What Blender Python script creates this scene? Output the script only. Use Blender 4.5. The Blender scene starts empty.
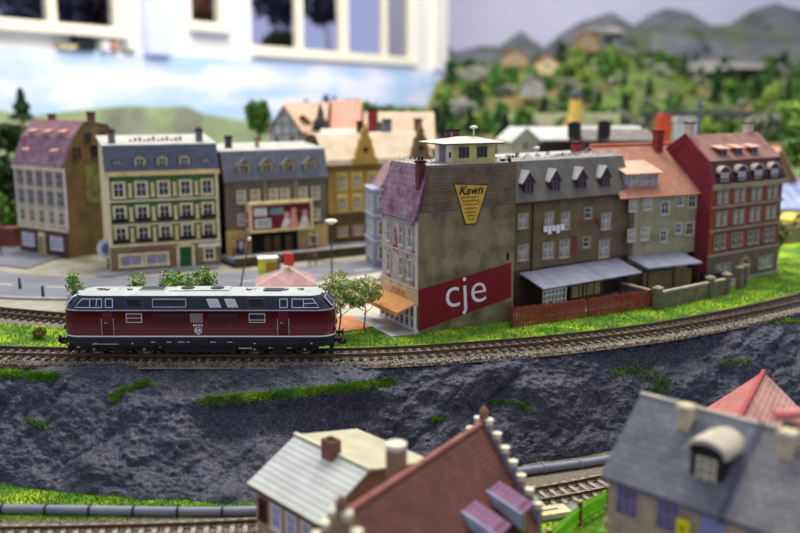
import bpy, bmesh, math, random
import numpy as np
from mathutils import Matrix, Vector
random.seed(7); rng=np.random.default_rng(7)
C=bpy.context.scene.collection
R=math.radians
# ---------------------------------------------------------------- camera maths (centimetres until the end)
F=900.0; P=math.atan(171/900); CAM=(0.0,-64.6,18.9)
def ray(px,py):
    u=(px-400)/F; v=(266.5-py)/F; c,s=math.cos(P),math.sin(P)
    return (u, c+v*s, -s+v*c)
def G(px,py,z):
    d=ray(px,py); t=(z-CAM[2])/d[2]; return (d[0]*t, CAM[1]+d[1]*t)
def Yp(px,py,y):
    d=ray(px,py); t=(y-CAM[1])/d[1]; return (d[0]*t, CAM[2]+d[2]*t)
def onplane(px,py,p,n):
    d=ray(px,py); k=sum((p[i]-CAM[i])*n[i] for i in range(3))/sum(d[i]*n[i] for i in range(3))
    return tuple(CAM[i]+d[i]*k for i in range(3))
# ---------------------------------------------------------------- materials
def lin(c):
    return tuple(((x/255)/12.92 if x/255<=.04045 else ((x/255+.055)/1.055)**2.4) for x in c[:3])+(1,)
MATS={}
def M(name,col,rough=.75,nz=(1.2,.18),bump=None,tex=None,metal=0,col2=None,thr=None,spec=.3,emit=0,detail=5):
    """col sRGB 0-255; nz=(size in cm, amount); tex=('brick',w,h,mortar,colour2,mortarcolour)"""
    if name in MATS: return MATS[name]
    m=bpy.data.materials.new(name); m.use_nodes=True; nt=m.node_tree; N=nt.nodes; L=nt.links
    b=N['Principled BSDF']; b.inputs['Roughness'].default_value=rough; b.inputs['Metallic'].default_value=metal
    b.inputs['Specular IOR Level'].default_value=spec
    tc=N.new('ShaderNodeTexCoord'); mp=N.new('ShaderNodeMapping'); mp.inputs['Scale'].default_value=(100,100,100)
    L.new(tc.outputs['Object'],mp.inputs['Vector'])
    h=None
    if tex:
        t=N.new('ShaderNodeTexBrick'); L.new(tc.outputs['UV'],t.inputs['Vector'])
        t.inputs['Scale'].default_value=1; t.inputs['Brick Width'].default_value=tex[1]; t.inputs['Row Height'].default_value=tex[2]
        t.inputs['Mortar Size'].default_value=tex[3]; t.inputs['Mortar Smooth'].default_value=.3
        t.offset=.5 if tex[0]=='brick' else 0
        t.inputs['Color1'].default_value=lin(col); t.inputs['Color2'].default_value=lin(tex[4]); t.inputs['Mortar'].default_value=lin(tex[5])
        colout=t.outputs['Color']; h=t.outputs['Fac']
    else:
        r=N.new('ShaderNodeRGB'); r.outputs[0].default_value=lin(col); colout=r.outputs[0]
    if col2:
        n2=N.new('ShaderNodeTexNoise'); n2.inputs['Scale'].default_value=1/(thr[0]); n2.inputs['Detail'].default_value=5
        L.new(mp.outputs[0],n2.inputs['Vector'])
        rp=N.new('ShaderNodeValToRGB'); rp.color_ramp.elements[0].position=thr[1]; rp.color_ramp.elements[1].position=thr[2]
        L.new(n2.outputs['Fac'],rp.inputs['Fac'])
        mx=N.new('ShaderNodeMix'); mx.data_type='RGBA'; L.new(rp.outputs['Color'],mx.inputs['Factor'])
        L.new(colout,mx.inputs['A']); mx.inputs['B'].default_value=lin(col2); colout=mx.outputs['Result']
    if nz:
        n=N.new('ShaderNodeTexNoise'); n.inputs['Scale'].default_value=1/nz[0]; n.inputs['Detail'].default_value=detail
        L.new(mp.outputs[0],n.inputs['Vector'])
        mr=N.new('ShaderNodeMapRange'); mr.inputs['From Min'].default_value=.25; mr.inputs['From Max'].default_value=.75
        mr.inputs['To Min'].default_value=1-nz[1]*1.6; mr.inputs['To Max'].default_value=1+nz[1]*1.6; mr.clamp=True
        L.new(n.outputs['Fac'],mr.inputs['Value'])
        mx=N.new('ShaderNodeMix'); mx.data_type='RGBA'; mx.blend_type='MULTIPLY'; mx.inputs['Factor'].default_value=1
        L.new(colout,mx.inputs['A']); L.new(mr.outputs['Result'],mx.inputs['B']); colout=mx.outputs['Result']
    L.new(colout,b.inputs['Base Color'])
    if emit:
        L.new(colout,b.inputs['Emission Color']); b.inputs['Emission Strength'].default_value=emit
    if bump or h:
        bn=N.new('ShaderNodeBump'); bn.inputs['Distance'].default_value=.0004 if h else .0006
        if bump:
            n3=N.new('ShaderNodeTexNoise'); n3.inputs['Scale'].default_value=1/bump[0]; n3.inputs['Detail'].default_value=4
            L.new(mp.outputs[0],n3.inputs['Vector']); bn.inputs['Strength'].default_value=bump[1]
            bn.inputs['Distance'].default_value=.01*bump[0]*.4
            L.new(n3.outputs['Fac'],bn.inputs['Height'])
        else:
            bn.inputs['Strength'].default_value=.5; bn.invert=True
            L.new(h,bn.inputs['Height'])
        L.new(bn.outputs['Normal'],b.inputs['Normal'])
    MATS[name]=m; return m
def glassmat(name,col=(25,30,38),rough=.12):
    return M(name,col,rough,nz=(.8,.5),spec=.6)
# ---------------------------------------------------------------- mesh builder
class MB:
    def __init__(s): s.v=[];s.f=[];s.m=[];s.sm=[];s.T=Matrix.Identity(4)
    def add(s,vs,fs,mi=0,smooth=False):
        o=len(s.v); s.v+= [tuple(s.T@Vector(p)) for p in vs]
        for k,f in enumerate(fs):
            s.f.append(tuple(i+o for i in f)); s.m.append(mi[k] if isinstance(mi,(list,tuple)) else mi); s.sm.append(smooth)
        return s
    def box(s,x0,y0,z0,x1,y1,z1,mi=0):
        if x1<x0:x0,x1=x1,x0
        if y1<y0:y0,y1=y1,y0
        if z1<z0:z0,z1=z1,z0
        vs=[(x,y,z) for z in(z0,z1) for y in(y0,y1) for x in(x0,x1)]
        fs=[(0,1,5,4),(3,2,6,7),(2,0,4,6),(1,3,7,5),(4,5,7,6),(0,2,3,1)]  # f b l r t d
        return s.add(vs,fs,mi)
    def prism(s,pts,vec,mi=0,mcap=None):
        """closed polygon pts swept by vec"""
        n=len(pts); v=Vector(vec); a=[Vector(p) for p in pts]
        nrm=Vector((0,0,0))
        for i in range(n): nrm+=a[i].cross(a[(i+1)%n])
        if nrm.dot(v)>0: a.reverse()
        vs=[tuple(p) for p in a]+[tuple(p+v) for p in a]
        if isinstance(mi,(list,tuple)) and nrm.dot(v)>0: mi=[mi[(n-2-i)%n] for i in range(n)]
        side=[(i,i+n,(i+1)%n+n,(i+1)%n) for i in range(n)]
        fs=[tuple(range(n)),tuple(reversed(range(n,2*n)))]+side
        mc=(mi if not isinstance(mi,(list,tuple)) else mi[0]) if mcap is None else mcap
        ms=[mc,mc]+(list(mi) if isinstance(mi,(list,tuple)) else [mi]*n)
        return s.add(vs,fs,ms)
    def cyl(s,p0,p1,r0,r1=None,n=12,mi=0,caps=True,smooth=True):
        r1=r0 if r1 is None else r1
        p0=Vector(p0);p1=Vector(p1);d=(p1-p0).normalized()
        a=d.orthogonal().normalized(); b=d.cross(a)
        vs=[];fs=[]
        for p,r in((p0,r0),(p1,r1)):
            for i in range(n):
                t=2*math.pi*i/n; vs.append(tuple(p+(a*math.cos(t)+b*math.sin(t))*r))
        fs=[(i,(i+1)%n,(i+1)%n+n,i+n) for i in range(n)]
        s.add(vs,fs,mi,smooth)
        if caps:
            s.add(vs[:n],[tuple(reversed(range(n)))],mi); s.add(vs[n:],[tuple(range(n))],mi)
        return s
    def lathe(s,prof,n=14,mi=0,c=(0,0,0)):
        vs=[];fs=[]
        for r,z in prof:
            for i in range(n):
                t=2*math.pi*i/n; vs.append((c[0]+r*math.cos(t),c[1]+r*math.sin(t),c[2]+z))
        for k in range(len(prof)-1):
            for i in range(n): fs.append((k*n+i,k*n+(i+1)%n,(k+1)*n+(i+1)%n,(k+1)*n+i))
        fs.append(tuple(reversed(range(n)))); fs.append(tuple(range((len(prof)-1)*n,len(prof)*n)))
        return s.add(vs,fs,mi,True)
    def ball(s,c,r,mi=0,n=10,sz=1):
        pr=[(max(.001,r*math.sin(math.pi*k/6)),-r*sz*math.cos(math.pi*k/6)) for k in range(7)]
        return s.lathe(pr,n,mi,c)
    def tube(s,path,r,n=8,mi=0):
        path=[Vector(p) for p in path]; vs=[];fs=[]; k=len(path)
        rr=r if isinstance(r,(list,tuple)) else [r]*k
        for j,p in enumerate(path):
            d=(path[min(j+1,k-1)]-path[max(j-1,0)]).normalized()
            a=d.cross(Vector((0,0,1)))
            if a.length<.05: a=d.cross(Vector((0,1,0)))
            a.normalize(); b=a.cross(d)
            for i in range(n):
                t=2*math.pi*i/n; vs.append(tuple(p+(a*math.cos(t)+b*math.sin(t))*rr[j]))
        for j in range(k-1):
            for i in range(n): fs.append((j*n+i,j*n+(i+1)%n,(j+1)*n+(i+1)%n,(j+1)*n+i))
        fs.append(tuple(reversed(range(n)))); fs.append(tuple(range((k-1)*n,k*n)))
        return s.add(vs,fs,mi,True)
    def strip(s,path,prof,mi=0,smooth=False,closed=False):
        """path: list of (x,y) or (x,y,z); prof: list of (lateral,+up)"""
        vs=[];fs=[];k=len(path);n=len(prof)
        for j in range(k):
            a=path[max(j-1,0)];b=path[min(j+1,k-1)]; dx,dy=b[0]-a[0],b[1]-a[1]; l=math.hypot(dx,dy)
            nx,ny=-dy/l,dx/l; z=path[j][2] if len(path[j])>2 else 0
            for (o,h) in prof: vs.append((path[j][0]+nx*o,path[j][1]+ny*o,z+h))
        for j in range(k-1):
            for i in range(n if closed else n-1):
                i2=(i+1)%n; fs.append((j*n+i,j*n+i2,(j+1)*n+i2,(j+1)*n+i))
        if closed: fs.append(tuple(range(n))); fs.append(tuple(reversed(range((k-1)*n,k*n))))
        return s.add(vs,[tuple(reversed(f)) for f in fs],mi,smooth)
    def mesh(s,name,mats):
        me=bpy.data.meshes.new(name); me.from_pydata(s.v,[],s.f); me.polygons.foreach_set('material_index',s.m)
        me.polygons.foreach_set('use_smooth',s.sm)
        for m in (mats if isinstance(mats,(list,tuple)) else [mats]): me.materials.append(m)
        uvbox(me); me.update(); return me
    def build(s,name,mats,parent=None,loc=None,rot=None):
        return place(name,s.mesh(name,mats),parent,loc,rot)
def uvbox(me):
    uv=me.uv_layers.new(name='UVMap').data; n=len(me.loops)
    if n==0: return
    co=np.empty(len(me.vertices)*3); me.vertices.foreach_get('co',co); co=co.reshape(-1,3)
    li=np.empty(n,int); me.loops.foreach_get('vertex_index',li)
    np_=len(me.polygons); nr=np.empty(np_*3); me.polygons.foreach_get('normal',nr); nr=nr.reshape(-1,3)
    lt=np.empty(np_,int); me.polygons.foreach_get('loop_total',lt)
    nn=np.repeat(nr,lt,axis=0); p=co[li]
    flat=np.abs(nn[:,2])>.985
    u=np.stack([-nn[:,1],nn[:,0],np.zeros(n)],1); l=np.linalg.norm(u,axis=1,keepdims=True); u=u/np.maximum(l,1e-6)
    v=np.cross(nn,u); u[flat]=(1,0,0); v[flat]=(0,1,0)
    out=np.stack([(p*u).sum(1)+50,(p*v).sum(1)+50],1).astype('f')
    uv.foreach_set('uv',out.ravel())
def place(name,me,parent=None,loc=None,rot=None):
    o=bpy.data.objects.new(name,me); C.objects.link(o)
    if parent: o.parent=parent
    if loc: o.location=loc
    if rot is not None: o.rotation_euler=rot if isinstance(rot,(tuple,list)) else (0,0,rot)
    return o
def tag(o,label,cat,group=None,kind=None):
    if label: o['label']=label
    if cat: o['category']=cat
    if group: o['group']=group
    if kind: o['kind']=kind
    return o
def thing(name,label,cat,loc=(0,0,0),rot=0,group=None):
    o=bpy.data.objects.new(name,None); C.objects.link(o); o.location=loc; o.rotation_euler=(0,0,rot); o.empty_display_size=.5
    return tag(o,label,cat,group)
def children(o): return [c for c in C.objects if c.parent==o]
def dup(root,loc,rot=None,label=None,sc=None):
    r=root.copy(); C.objects.link(r); r.location=loc
    if rot is not None: r.rotation_euler=(0,0,rot)
    if label: r['label']=label
    if sc: r.scale=(sc,sc,sc)
    for ch in root_children[root.name] if root.name in root_children else children(root):
        c=ch.copy(); C.objects.link(c); c.parent=r
        for g in children(ch):
            d=g.copy(); C.objects.link(d); d.parent=c
    return r
root_children={}
def npmesh(name,v,f,mats,smooth=True,mi=None):
    me=bpy.data.meshes.new(name); v=np.asarray(v,'f'); f=np.asarray(f,'i'); k=f.shape[1]
    me.vertices.add(len(v)); me.vertices.foreach_set('co',v.ravel())
    me.loops.add(f.size); me.loops.foreach_set('vertex_index',f.ravel())
    me.polygons.add(len(f)); me.polygons.foreach_set('loop_start',np.arange(0,f.size,k,dtype='i')); me.polygons.foreach_set('loop_total',np.full(len(f),k,'i'))
    if mi is not None: me.polygons.foreach_set('material_index',np.asarray(mi,'i'))
    me.polygons.foreach_set('use_smooth',np.full(len(f),smooth))
    for m in (mats if isinstance(mats,(list,tuple)) else [mats]): me.materials.append(m)
    me.update(calc_edges=True); me.validate(); uvbox(me); return me
def crom(pts,step):
    """Catmull-Rom through 2-D/3-D points, resampled"""
    p=np.array(pts,float); p=np.vstack([2*p[0]-p[1],p,2*p[-1]-p[-2]]); out=[]
    for i in range(1,len(p)-2):
        for t in np.linspace(0,1,40,endpoint=False):
            a,b,c,d=p[i-1],p[i],p[i+1],p[i+2]
            out.append(.5*((2*b)+(-a+c)*t+(2*a-5*b+4*c-d)*t*t+(-a+3*b-3*c+d)*t**3))
    out.append(p[-2]); out=np.array(out)
    s=np.r_[0,np.cumsum(np.linalg.norm(np.diff(out[:,:2],axis=0),axis=1))]
    n=max(2,int(s[-1]/step)); q=np.linspace(0,s[-1],n)
    return np.stack([np.interp(q,s,out[:,k]) for k in range(out.shape[1])],1)
_perm=rng.random((64,64,64))
def vnoise(x,y,z):
    xi=np.floor(x).astype(int);yi=np.floor(y).astype(int);zi=np.floor(z).astype(int)
    fx,fy,fz=x-xi,y-yi,z-zi; fx=fx*fx*(3-2*fx);fy=fy*fy*(3-2*fy);fz=fz*fz*(3-2*fz)
    def g(a,b,c): return _perm[(xi+a)&63,(yi+b)&63,(zi+c)&63]
    l=lambda a,b,t:a+(b-a)*t
    return l(l(l(g(0,0,0),g(1,0,0),fx),l(g(0,1,0),g(1,1,0),fx),fy),l(l(g(0,0,1),g(1,0,1),fx),l(g(0,1,1),g(1,1,1),fx),fy),fz)-.5
def fbm(x,y,z,o=4):
    s=0;a=1
    for k in range(o): s=s+a*vnoise(x*2**k+k*7,y*2**k+k*3,z*2**k); a*=.5
    return s
def signed(pts,line):
    """signed distance of Nx2 pts to polyline, + on its left"""
    pts=np.asarray(pts); out=np.full(len(pts),1e9); sg=np.ones(len(pts)); arc=np.zeros(len(pts)); s0=0
    for i in range(len(line)-1):
        a=line[i];b=line[i+1]; d=b-a; L=np.hypot(*d)
        t=np.clip(((pts-a)@d)/L**2,0,1); q=a+t[:,None]*d; r=pts-q; dist=np.hypot(r[:,0],r[:,1])
        m=dist<out; out[m]=dist[m]; sg[m]=np.sign(d[0]*r[m,1]-d[1]*r[m,0]); arc[m]=s0+t[m]*L; s0+=L
    return out*sg,arc
def inpoly(pts,poly):
    x,y=pts[:,0],pts[:,1]; c=np.zeros(len(pts),bool); n=len(poly)
    for i in range(n):
        x1,y1=poly[i];x2,y2=poly[(i+1)%n]
        k=((y1>y)!=(y2>y)); xx=(x2-x1)*(y-y1)/((y2-y1) if y2!=y1 else 1e-9)+x1; c^=k&(x<xx)
    return c
def text_mesh(txt,size,mat,ext=.02,shear=0,spacing=1,offset=0):
    cu=bpy.data.curves.new('t','FONT'); cu.body=txt; cu.size=size; cu.extrude=ext; cu.shear=shear; cu.align_x='CENTER'; cu.align_y='CENTER'; cu.space_character=spacing; cu.offset=offset; cu.resolution_u=4
    o=bpy.data.objects.new('t',cu); C.objects.link(o); dg=bpy.context.evaluated_depsgraph_get(); dg.update()
    me=bpy.data.meshes.new_from_object(o.evaluated_get(dg)); bpy.data.objects.remove(o); me.materials.clear(); me.materials.append(mat)
    me.transform(Matrix.Rotation(math.pi/2,4,'X')); return me     # stands up facing -y
# ---------------------------------------------------------------- shared materials
m_cream=M('cream_trim',(225,212,170),.7,nz=(1,.15))
m_white=M('white_paint',(225,222,212),.6,nz=(1,.1))
m_pane=glassmat('window_pane',(38,42,50))
m_panel=glassmat('curtained_pane',(150,150,140),.35)
m_dark=M('dark_void',(22,19,18),.8)
m_iron=M('black_iron',(26,26,28),.5,nz=None)
m_redbrick=M('red_brick',(132,52,40),.8,tex=('brick',.28,.1,.02,(110,42,34),(120,90,80)))
m_wood=M('brown_wood',(74,46,34),.75)
# ---------------------------------------------------------------- building kit
WC={}
def window(parent,loc,rot,w,h,trim,frame=None,pane=None,cols=2,rows=2,arch=False,sill=True,t=.12,name='window'):
    """frame + mullions in one mesh, pane its child; origin bottom centre, faces -y"""
    w=round(w*20)/20; h=round(h*20)/20; frame=frame or m_white; pane=pane or m_pane
    key=(w,h,trim.name,frame.name,pane.name,cols,rows,arch,sill,t)
    if key not in WC:
        b=MB()
        b.box(-w/2-t,-.13,-t*.6,-w/2,0,h+t*.0,0); b.box(w/2,-.13,-t*.6,w/2+t,0,h,0)
        if arch:
            k=8; pts=[(-(w/2+t)*math.cos(math.pi*i/k),0,h+(w/2+t)*.9*math.sin(math.pi*i/k)) for i in range(k+1)]
            inn=[((w/2)*math.cos(math.pi*i/k),0,h+(w/2)*.8*math.sin(math.pi*i/k)) for i in range(k+1)]
            b.prism(pts+inn,(0,-.13,0),0)
        else: b.box(-w/2-t,-.16,h,w/2+t,0,h+t*1.1,0)
        if sill: b.box(-w/2-t*1.3,-.2,-t,w/2+t*1.3,0,-t*.1,0)
        hh=h+(w*.3 if arch else 0)
        for i in range(1,cols):
            x=-w/2+w*i/cols; b.box(x-.03,-.07,0,x+.03,-.01,hh,1)
        for i in range(1,rows):
            z=h*i/rows*(1.15 if rows==2 else 1); b.box(-w/2,-.065,z-.025,w/2,-.01,z+.025,1)
        for x in(-w/2,w/2-.05): b.box(x,-.06,0,x+.05,-.01,h,1)
        b.box(-w/2,-.06,0,w/2,-.01,.05,1)
        g=MB()
        if arch:
            k=8; g.prism([(-w/2,0,0)]+[(-(w/2)*math.cos(math.pi*i/k),0,h+(w/2)*.8*math.sin(math.pi*i/k)) for i in range(k+1)]+[(w/2,0,0)],(0,-.03,0))
        else: g.box(-w/2,-.03,0,w/2,0,h)
        WC[key]=(b.mesh(name,[trim,frame]),g.mesh('pane',pane))
    a,g=WC[key]
    o=place(name,a,parent,loc,rot); place('pane',g,o); return o
def dormer(parent,loc,w,h,d,style,wall,roof,trim=None,pane=None,rot=0,over=.15,rise=None):
    """gabled / arched / shed dormer facing -y; children dormer_roof and window"""
    key=('D',w,h,d,style,wall.name,roof.name,trim.name if trim else '',pane.name if pane else '')
    if key not in WC:
        pane=pane or m_pane; trim=trim or m_cream; rs=rise or w*.42
        b=MB(); r=MB(); n=MB()
        if style=='gable':
            b.prism([(-w/2,0,0),(w/2,0,0),(w/2,0,h),(0,0,h+rs),(-w/2,0,h)],(0,d,0))
            e=over; sl=rs/(w/2)
            for s in(-1,1):
                r.prism([(s*(w/2+e),-e,h-e*sl),(0,-e,h+rs),(0,-e,h+rs+.1),(s*(w/2+e),-e,h-e*sl+.1)],(0,d+e,0))
        elif style=='arch':
            k=8; ap=[(-(w/2)*math.cos(math.pi*i/k),0,h+(w/2)*.7*math.sin(math.pi*i/k)) for i in range(k+1)]
            b.prism([(-w/2,0,0)]+ap+[(w/2,0,0)],(0,d,0))
            o_=[(-(w/2+.12)*math.cos(math.pi*i/k),-over,h+(w/2+.12)*.72*math.sin(math.pi*i/k)+.04) for i in range(k+1)]
            i_=[((w/2)*math.cos(math.pi*i/k),-over,h+(w/2)*.7*math.sin(math.pi*i/k)) for i in range(k+1)]
            r.prism(o_+i_,(0,d+over,0))
        else:
            b.prism([(-w/2,0,0),(-w/2,0,h),(-w/2,d,h+(rise or .5)),(-w/2,d,0)],(w,0,0))
            r.prism([(-w/2-over,-over*2,h-.05),(-w/2-over,-over*2,h+.07),(-w/2-over,d,h+(rise or .5)+.1),(-w/2-over,d,h+(rise or .5))],(w+2*over,0,0))
        ww=w*.62; wh=h*.8; z=h*.15
        n.box(-ww/2-.07,-.1,z-.07,ww/2+.07,0,z,0); n.box(-ww/2-.07,-.1,z+wh,ww/2+.07,0,z+wh+.07,0)
        for s in(-1,1): n.box(s*ww/2,-.1,z,s*(ww/2+.07),0,z+wh,0)
        n.box(-ww/2,-.04,z,ww/2,0,z+wh,1); n.box(-.025,-.07,z,.025,-.03,z+wh,0); n.box(-ww/2,-.07,z+wh*.55,ww/2,-.03,z+wh*.55+.05,0)
        if style=='gable' and w>1.3:
            n.box(-.12,-.05,h+.08,.12,0,h+.3,1)
        WC[key]=(b.mesh('dormer',wall),r.mesh('dormer_roof',roof),n.mesh('window',[trim,pane]))
    a,r,n=WC[key]; o=place('dormer',a,parent,loc,rot); place('dormer_roof',r,o); place('window',n,o); return o
class House:
    def __init__(s,name,label,foot,rot,W,D,z0=-.32,cat='building'):
        s.root=thing(name,label,cat,(foot[0],foot[1],z0),R(rot)); s.foot=foot; s.rot=R(rot); s.W=W; s.D=D; s.z0=z0
    def at(s,px,py,face='f',out=0):
        """pixel -> (u,z) on a wall face plane (front or left)"""
        c,n=math.cos(s.rot),math.sin(s.rot)
        fx,fy=s.foot
        if face=='f': nn=(n,-c,0); p=(fx+n*out,fy-c*out,0); d=(c,n)
        else: nn=(-c,-n,0); p=(fx-c*out,fy-n*out,0); d=(-n,c)
        q=onplane(px,py,p,nn); u=(q[0]-p[0])*d[0]+(q[1]-p[1])*d[1]
        return u,q[2]-s.z0
    def loc(s,face,u,z,out=0):
        if face=='f': return (u,-out,z),0
        if face=='l': return (-out,u,z),-math.pi/2     # u measured from the front corner backwards
        if face=='r': return (s.W+out,u,z),math.pi/2
        return (u,s.D+out,z),math.pi
    def win(s,face,u,z,w,h,trim,out=0,**k):
        l,r=s.loc(face,u,z,out); return window(s.root,l,r,w,h,trim,**k)
    def winpx(s,x0,y0,x1,y1,trim,face='f',**k):
        u0,z1=s.at(x0,y0,face); u1,z0=s.at(x1,y1,face); u0_,_=s.at(x0,y1,face); u1_,_=s.at(x1,y0,face)
        u=(u0+u1+u0_+u1_)/4; w=abs((u1+u1_-u0-u0_)/2); xm=(x0+x1)/2
        return s.win(face,u,s.at(xm,y1,face)[1],w,s.at(xm,y0,face)[1]-s.at(xm,y1,face)[1],trim,**k)
    def box(s,name,x0,y0,z0,x1,y1,z1,mat,label=None,mi=0):
        o=MB().box(x0,y0,z0,x1,y1,z1,mi).build(name,mat,s.root)
        if label: o['label']=label
        return o
    def chimney(s,x,y,z0,z1,w=.7,d=.7,mat=None,cap=None,pots=0):
        b=MB(); b.box(-w/2,-d/2,0,w/2,d/2,z1-z0); b.box(-w/2-.08,-d/2-.08,z1-z0-.2,w/2+.08,d/2+.08,z1-z0-.05,1)
        for i in range(pots): b.cyl((-w/2+w*(i+.5)/pots,0,z1-z0-.05),(-w/2+w*(i+.5)/pots,0,z1-z0+.25),.1,n=8,mi=1)
        return b.build('chimney',[mat or m_redbrick,cap or m_dark],s.root,(x,y,z0))
    def sheet(s,name,prof,x0,x1,t,mat,label=None):
        """roof sheets following y-z profile, thickness t upward"""
        b=MB()
        n=[]
        for i,(y,z) in enumerate(prof):
            a=prof[max(i-1,0)];c=prof[min(i+1,len(prof)-1)]; dy,dz=c[0]-a[0],c[1]-a[1]; l=math.hypot(dy,dz) or 1
            n.append((y-dz/l*t,z+dy/l*t))
        poly=[(x0,y,z) for y,z in prof]+[(x0,y,z) for y,z in reversed(n)]
        k=len(prof)
        for i in range(k-1):
            q=[(x0,)+tuple(prof[i]),(x0,)+tuple(prof[i+1]),(x0,)+tuple(n[i+1]),(x0,)+tuple(n[i])]
            b.prism(q,(x1-x0,0,0),i if isinstance(mat,(list,tuple)) and len(mat)>1 else 0)
        o=b.build(name,mat,s.root)
        if label: o['label']=label
        return o
    def body(s,name,prof,mats,x0=0,x1=None,y0=0,y1=None,zb=-.6):
        """walls as cross-section prism. mats: (front,side,back)"""
        x1=s.W if x1 is None else x1; y1=s.D if y1 is None else y1
        pts=[(x0,y0,zb)]+[(x0,y,z) for y,z in prof]+[(x0,y1,zb)]
        n=len(pts); mi=[0]+[1]*(n-3)+[2 if len(mats)>2 else 0]+[1]
        return MB().prism(pts,(x1-x0,0,0),mi,mcap=1).build(name,list(mats),s.root)
# ================================================================ TERRAIN
UP=crom([(-75,9),(-60,5.6),(-45,3.0),(-30.5,1.45),(-24,.95),(-15,.8),(-6,.8),(-1,1.2),(3.8,2.16),(12.8,4.8),(23.8,9.8),(38.3,19.5),(55,34),(72,52)],.5)
LO=crom([(-60,-13.6),(-45,-14.6),(-24.2,-14.95),(-9.2,-14.1),(0,-12.2),(8.2,-9.8),(14.4,-7.3),(25,-2),(40,8)],.5)
ZL=-7.1
m_rock=M('rock_plaster',(50,53,68),.62,nz=(.3,.35),bump=(.14,1),col2=(96,99,116),thr=(.12,.5,.68),spec=.4)
def cliff():
    top=crom([(-75,6),(-60,2.4),(-45,.0),(-29.6,-.75),(-14.9,-1.1),(-5,-1.0),(0,-.5),(6,1.0),(15.8,4.0),(25.4,8.9),(35.8,14.6),(52,28),(70,46)],.14)
    foot=crom([(-75,-3),(-60,-4.5),(-45,-6.4),(-27,-8),(-19.5,-9.5),(-9.6,-10.3),(0,-8.2),(7.8,-4.4),(15.5,-1.5),(26,3.2),(40,11),(56,24),(74,42)],.14)
    n=len(top); s=np.linspace(0,1,n); sf=np.linspace(0,1,len(foot)); foot=np.stack([np.interp(s,sf,foot[:,k]) for k in(0,1)],1)
    # match by x so rows run straight down
    m=130; t=np.linspace(0,1,m)[None,:]
    X=top[:,0:1]+(foot[:,0:1]-top[:,0:1])*t; Y=top[:,1:2]+(foot[:,1:2]-top[:,1:2])*t
    S=np.clip(t*1.04-.02,0,1); prof=.55*S+.45*(3*S**2-2*S**3); Z=-.42+(ZL+.30)*prof
    Z=np.broadcast_to(Z,X.shape).copy()
    env=np.sin(np.pi*np.clip(t,0,1))**.45
    T=t*11+Y*0; big=fbm(X/6,T/5.5,0*X+3,3)*1.7; mid=fbm(X/1.9+9,T/2.1,0*X,4)*.75
    ridge=-np.maximum(0,.13-np.abs(fbm(X/4+5+T*.15,T/4.5,0*X+8,3)))*2.2
    strat=np.abs(((Z*1.0+fbm(X/3.5,Y/3,Z,3)*1.8+X*.05)%1.9)/1.9-.5)*.18
    fine=fbm(X/.5,Y/.45,Z/.45,2)*.2+fbm(X/.2,Y/.18,Z/.18,2)*.2
    ledge=np.exp(-((X+8)/8.5)**6)*np.exp(-((t-.30-(X+8)*-.003)/.055)**2)*.9
    disp=(big+mid+ridge+strat)*env+fine*np.clip(env*1.5,0,1)+ledge*env
    # push along outward normal (toward viewer and up)
    d=foot-top; L=np.hypot(d[:,0],d[:,1])[:,None]; nx,ny=(d[:,0:1]/L),(d[:,1:2]/L)
    X=X+nx*disp*.72; Y=Y+ny*disp*.72; Z=Z+disp*.62*np.clip(env*1.3,0,1)
    Z=Z-.35*np.clip((t-.92)/.08,0,1)
    v=np.stack([X,Y,Z],2); i=np.arange(n-1)[:,None]*m+np.arange(m-1)[None,:]
    f=np.stack([i,i+m,i+m+1,i+1],2).reshape(-1,4)
    o=place('cliff_face',npmesh('cliff_face',v.reshape(-1,3),f,m_rock)); tag(o,'rough dark blue-grey rock slope below the upper track','rock slope',kind='structure')
    return v
CL=cliff()
def onrock(px,py):
    """point of the slope seen through a pixel"""
    d=np.array(ray(px,py)); c=np.array(CAM); v=CL.reshape(-1,3)-c
    u=v@d/(d@d); q=v-u[:,None]*d; dist=np.linalg.norm(q,axis=1); cand=np.where(dist<.12)[0]
    k=cand[np.argmin(u[cand])] if len(cand) else np.argmin(dist)
    return CL.reshape(-1,3)[k]
m_earth=M('sandy_ground',(150,146,132),.9,nz=(2.5,.15),col2=(110,112,88),thr=(7,.5,.65))
m_lowe=M('lower_ground_dirt',(108,104,90),.95,nz=(.25,.35),bump=(.1,.6))
m_grass=M('grass_mat',(84,126,38),.9,nz=(.35,.3),bump=(.12,.8),col2=(150,180,42),thr=(3.2,.45,.62))
m_blade=M('grass_blades',(86,136,36),.8,nz=(.25,.35),col2=(156,190,50),thr=(2.4,.48,.68))
m_road=M('asphalt',(112,114,124),.6,nz=(3,.12),spec=.4)
m_pave=M('pavement',(176,172,162),.8,nz=(2,.12),tex=('grid',.9,.9,.03,(168,165,156),(140,138,130)))
m_ballast=M('ballast_bed',(118,108,95),.95,nz=(.12,.45),bump=(.08,1))
m_meadow=M('meadow_green',(112,136,70),.9,nz=(3,.25),col2=(136,146,92),thr=(6,.45,.6))
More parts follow.
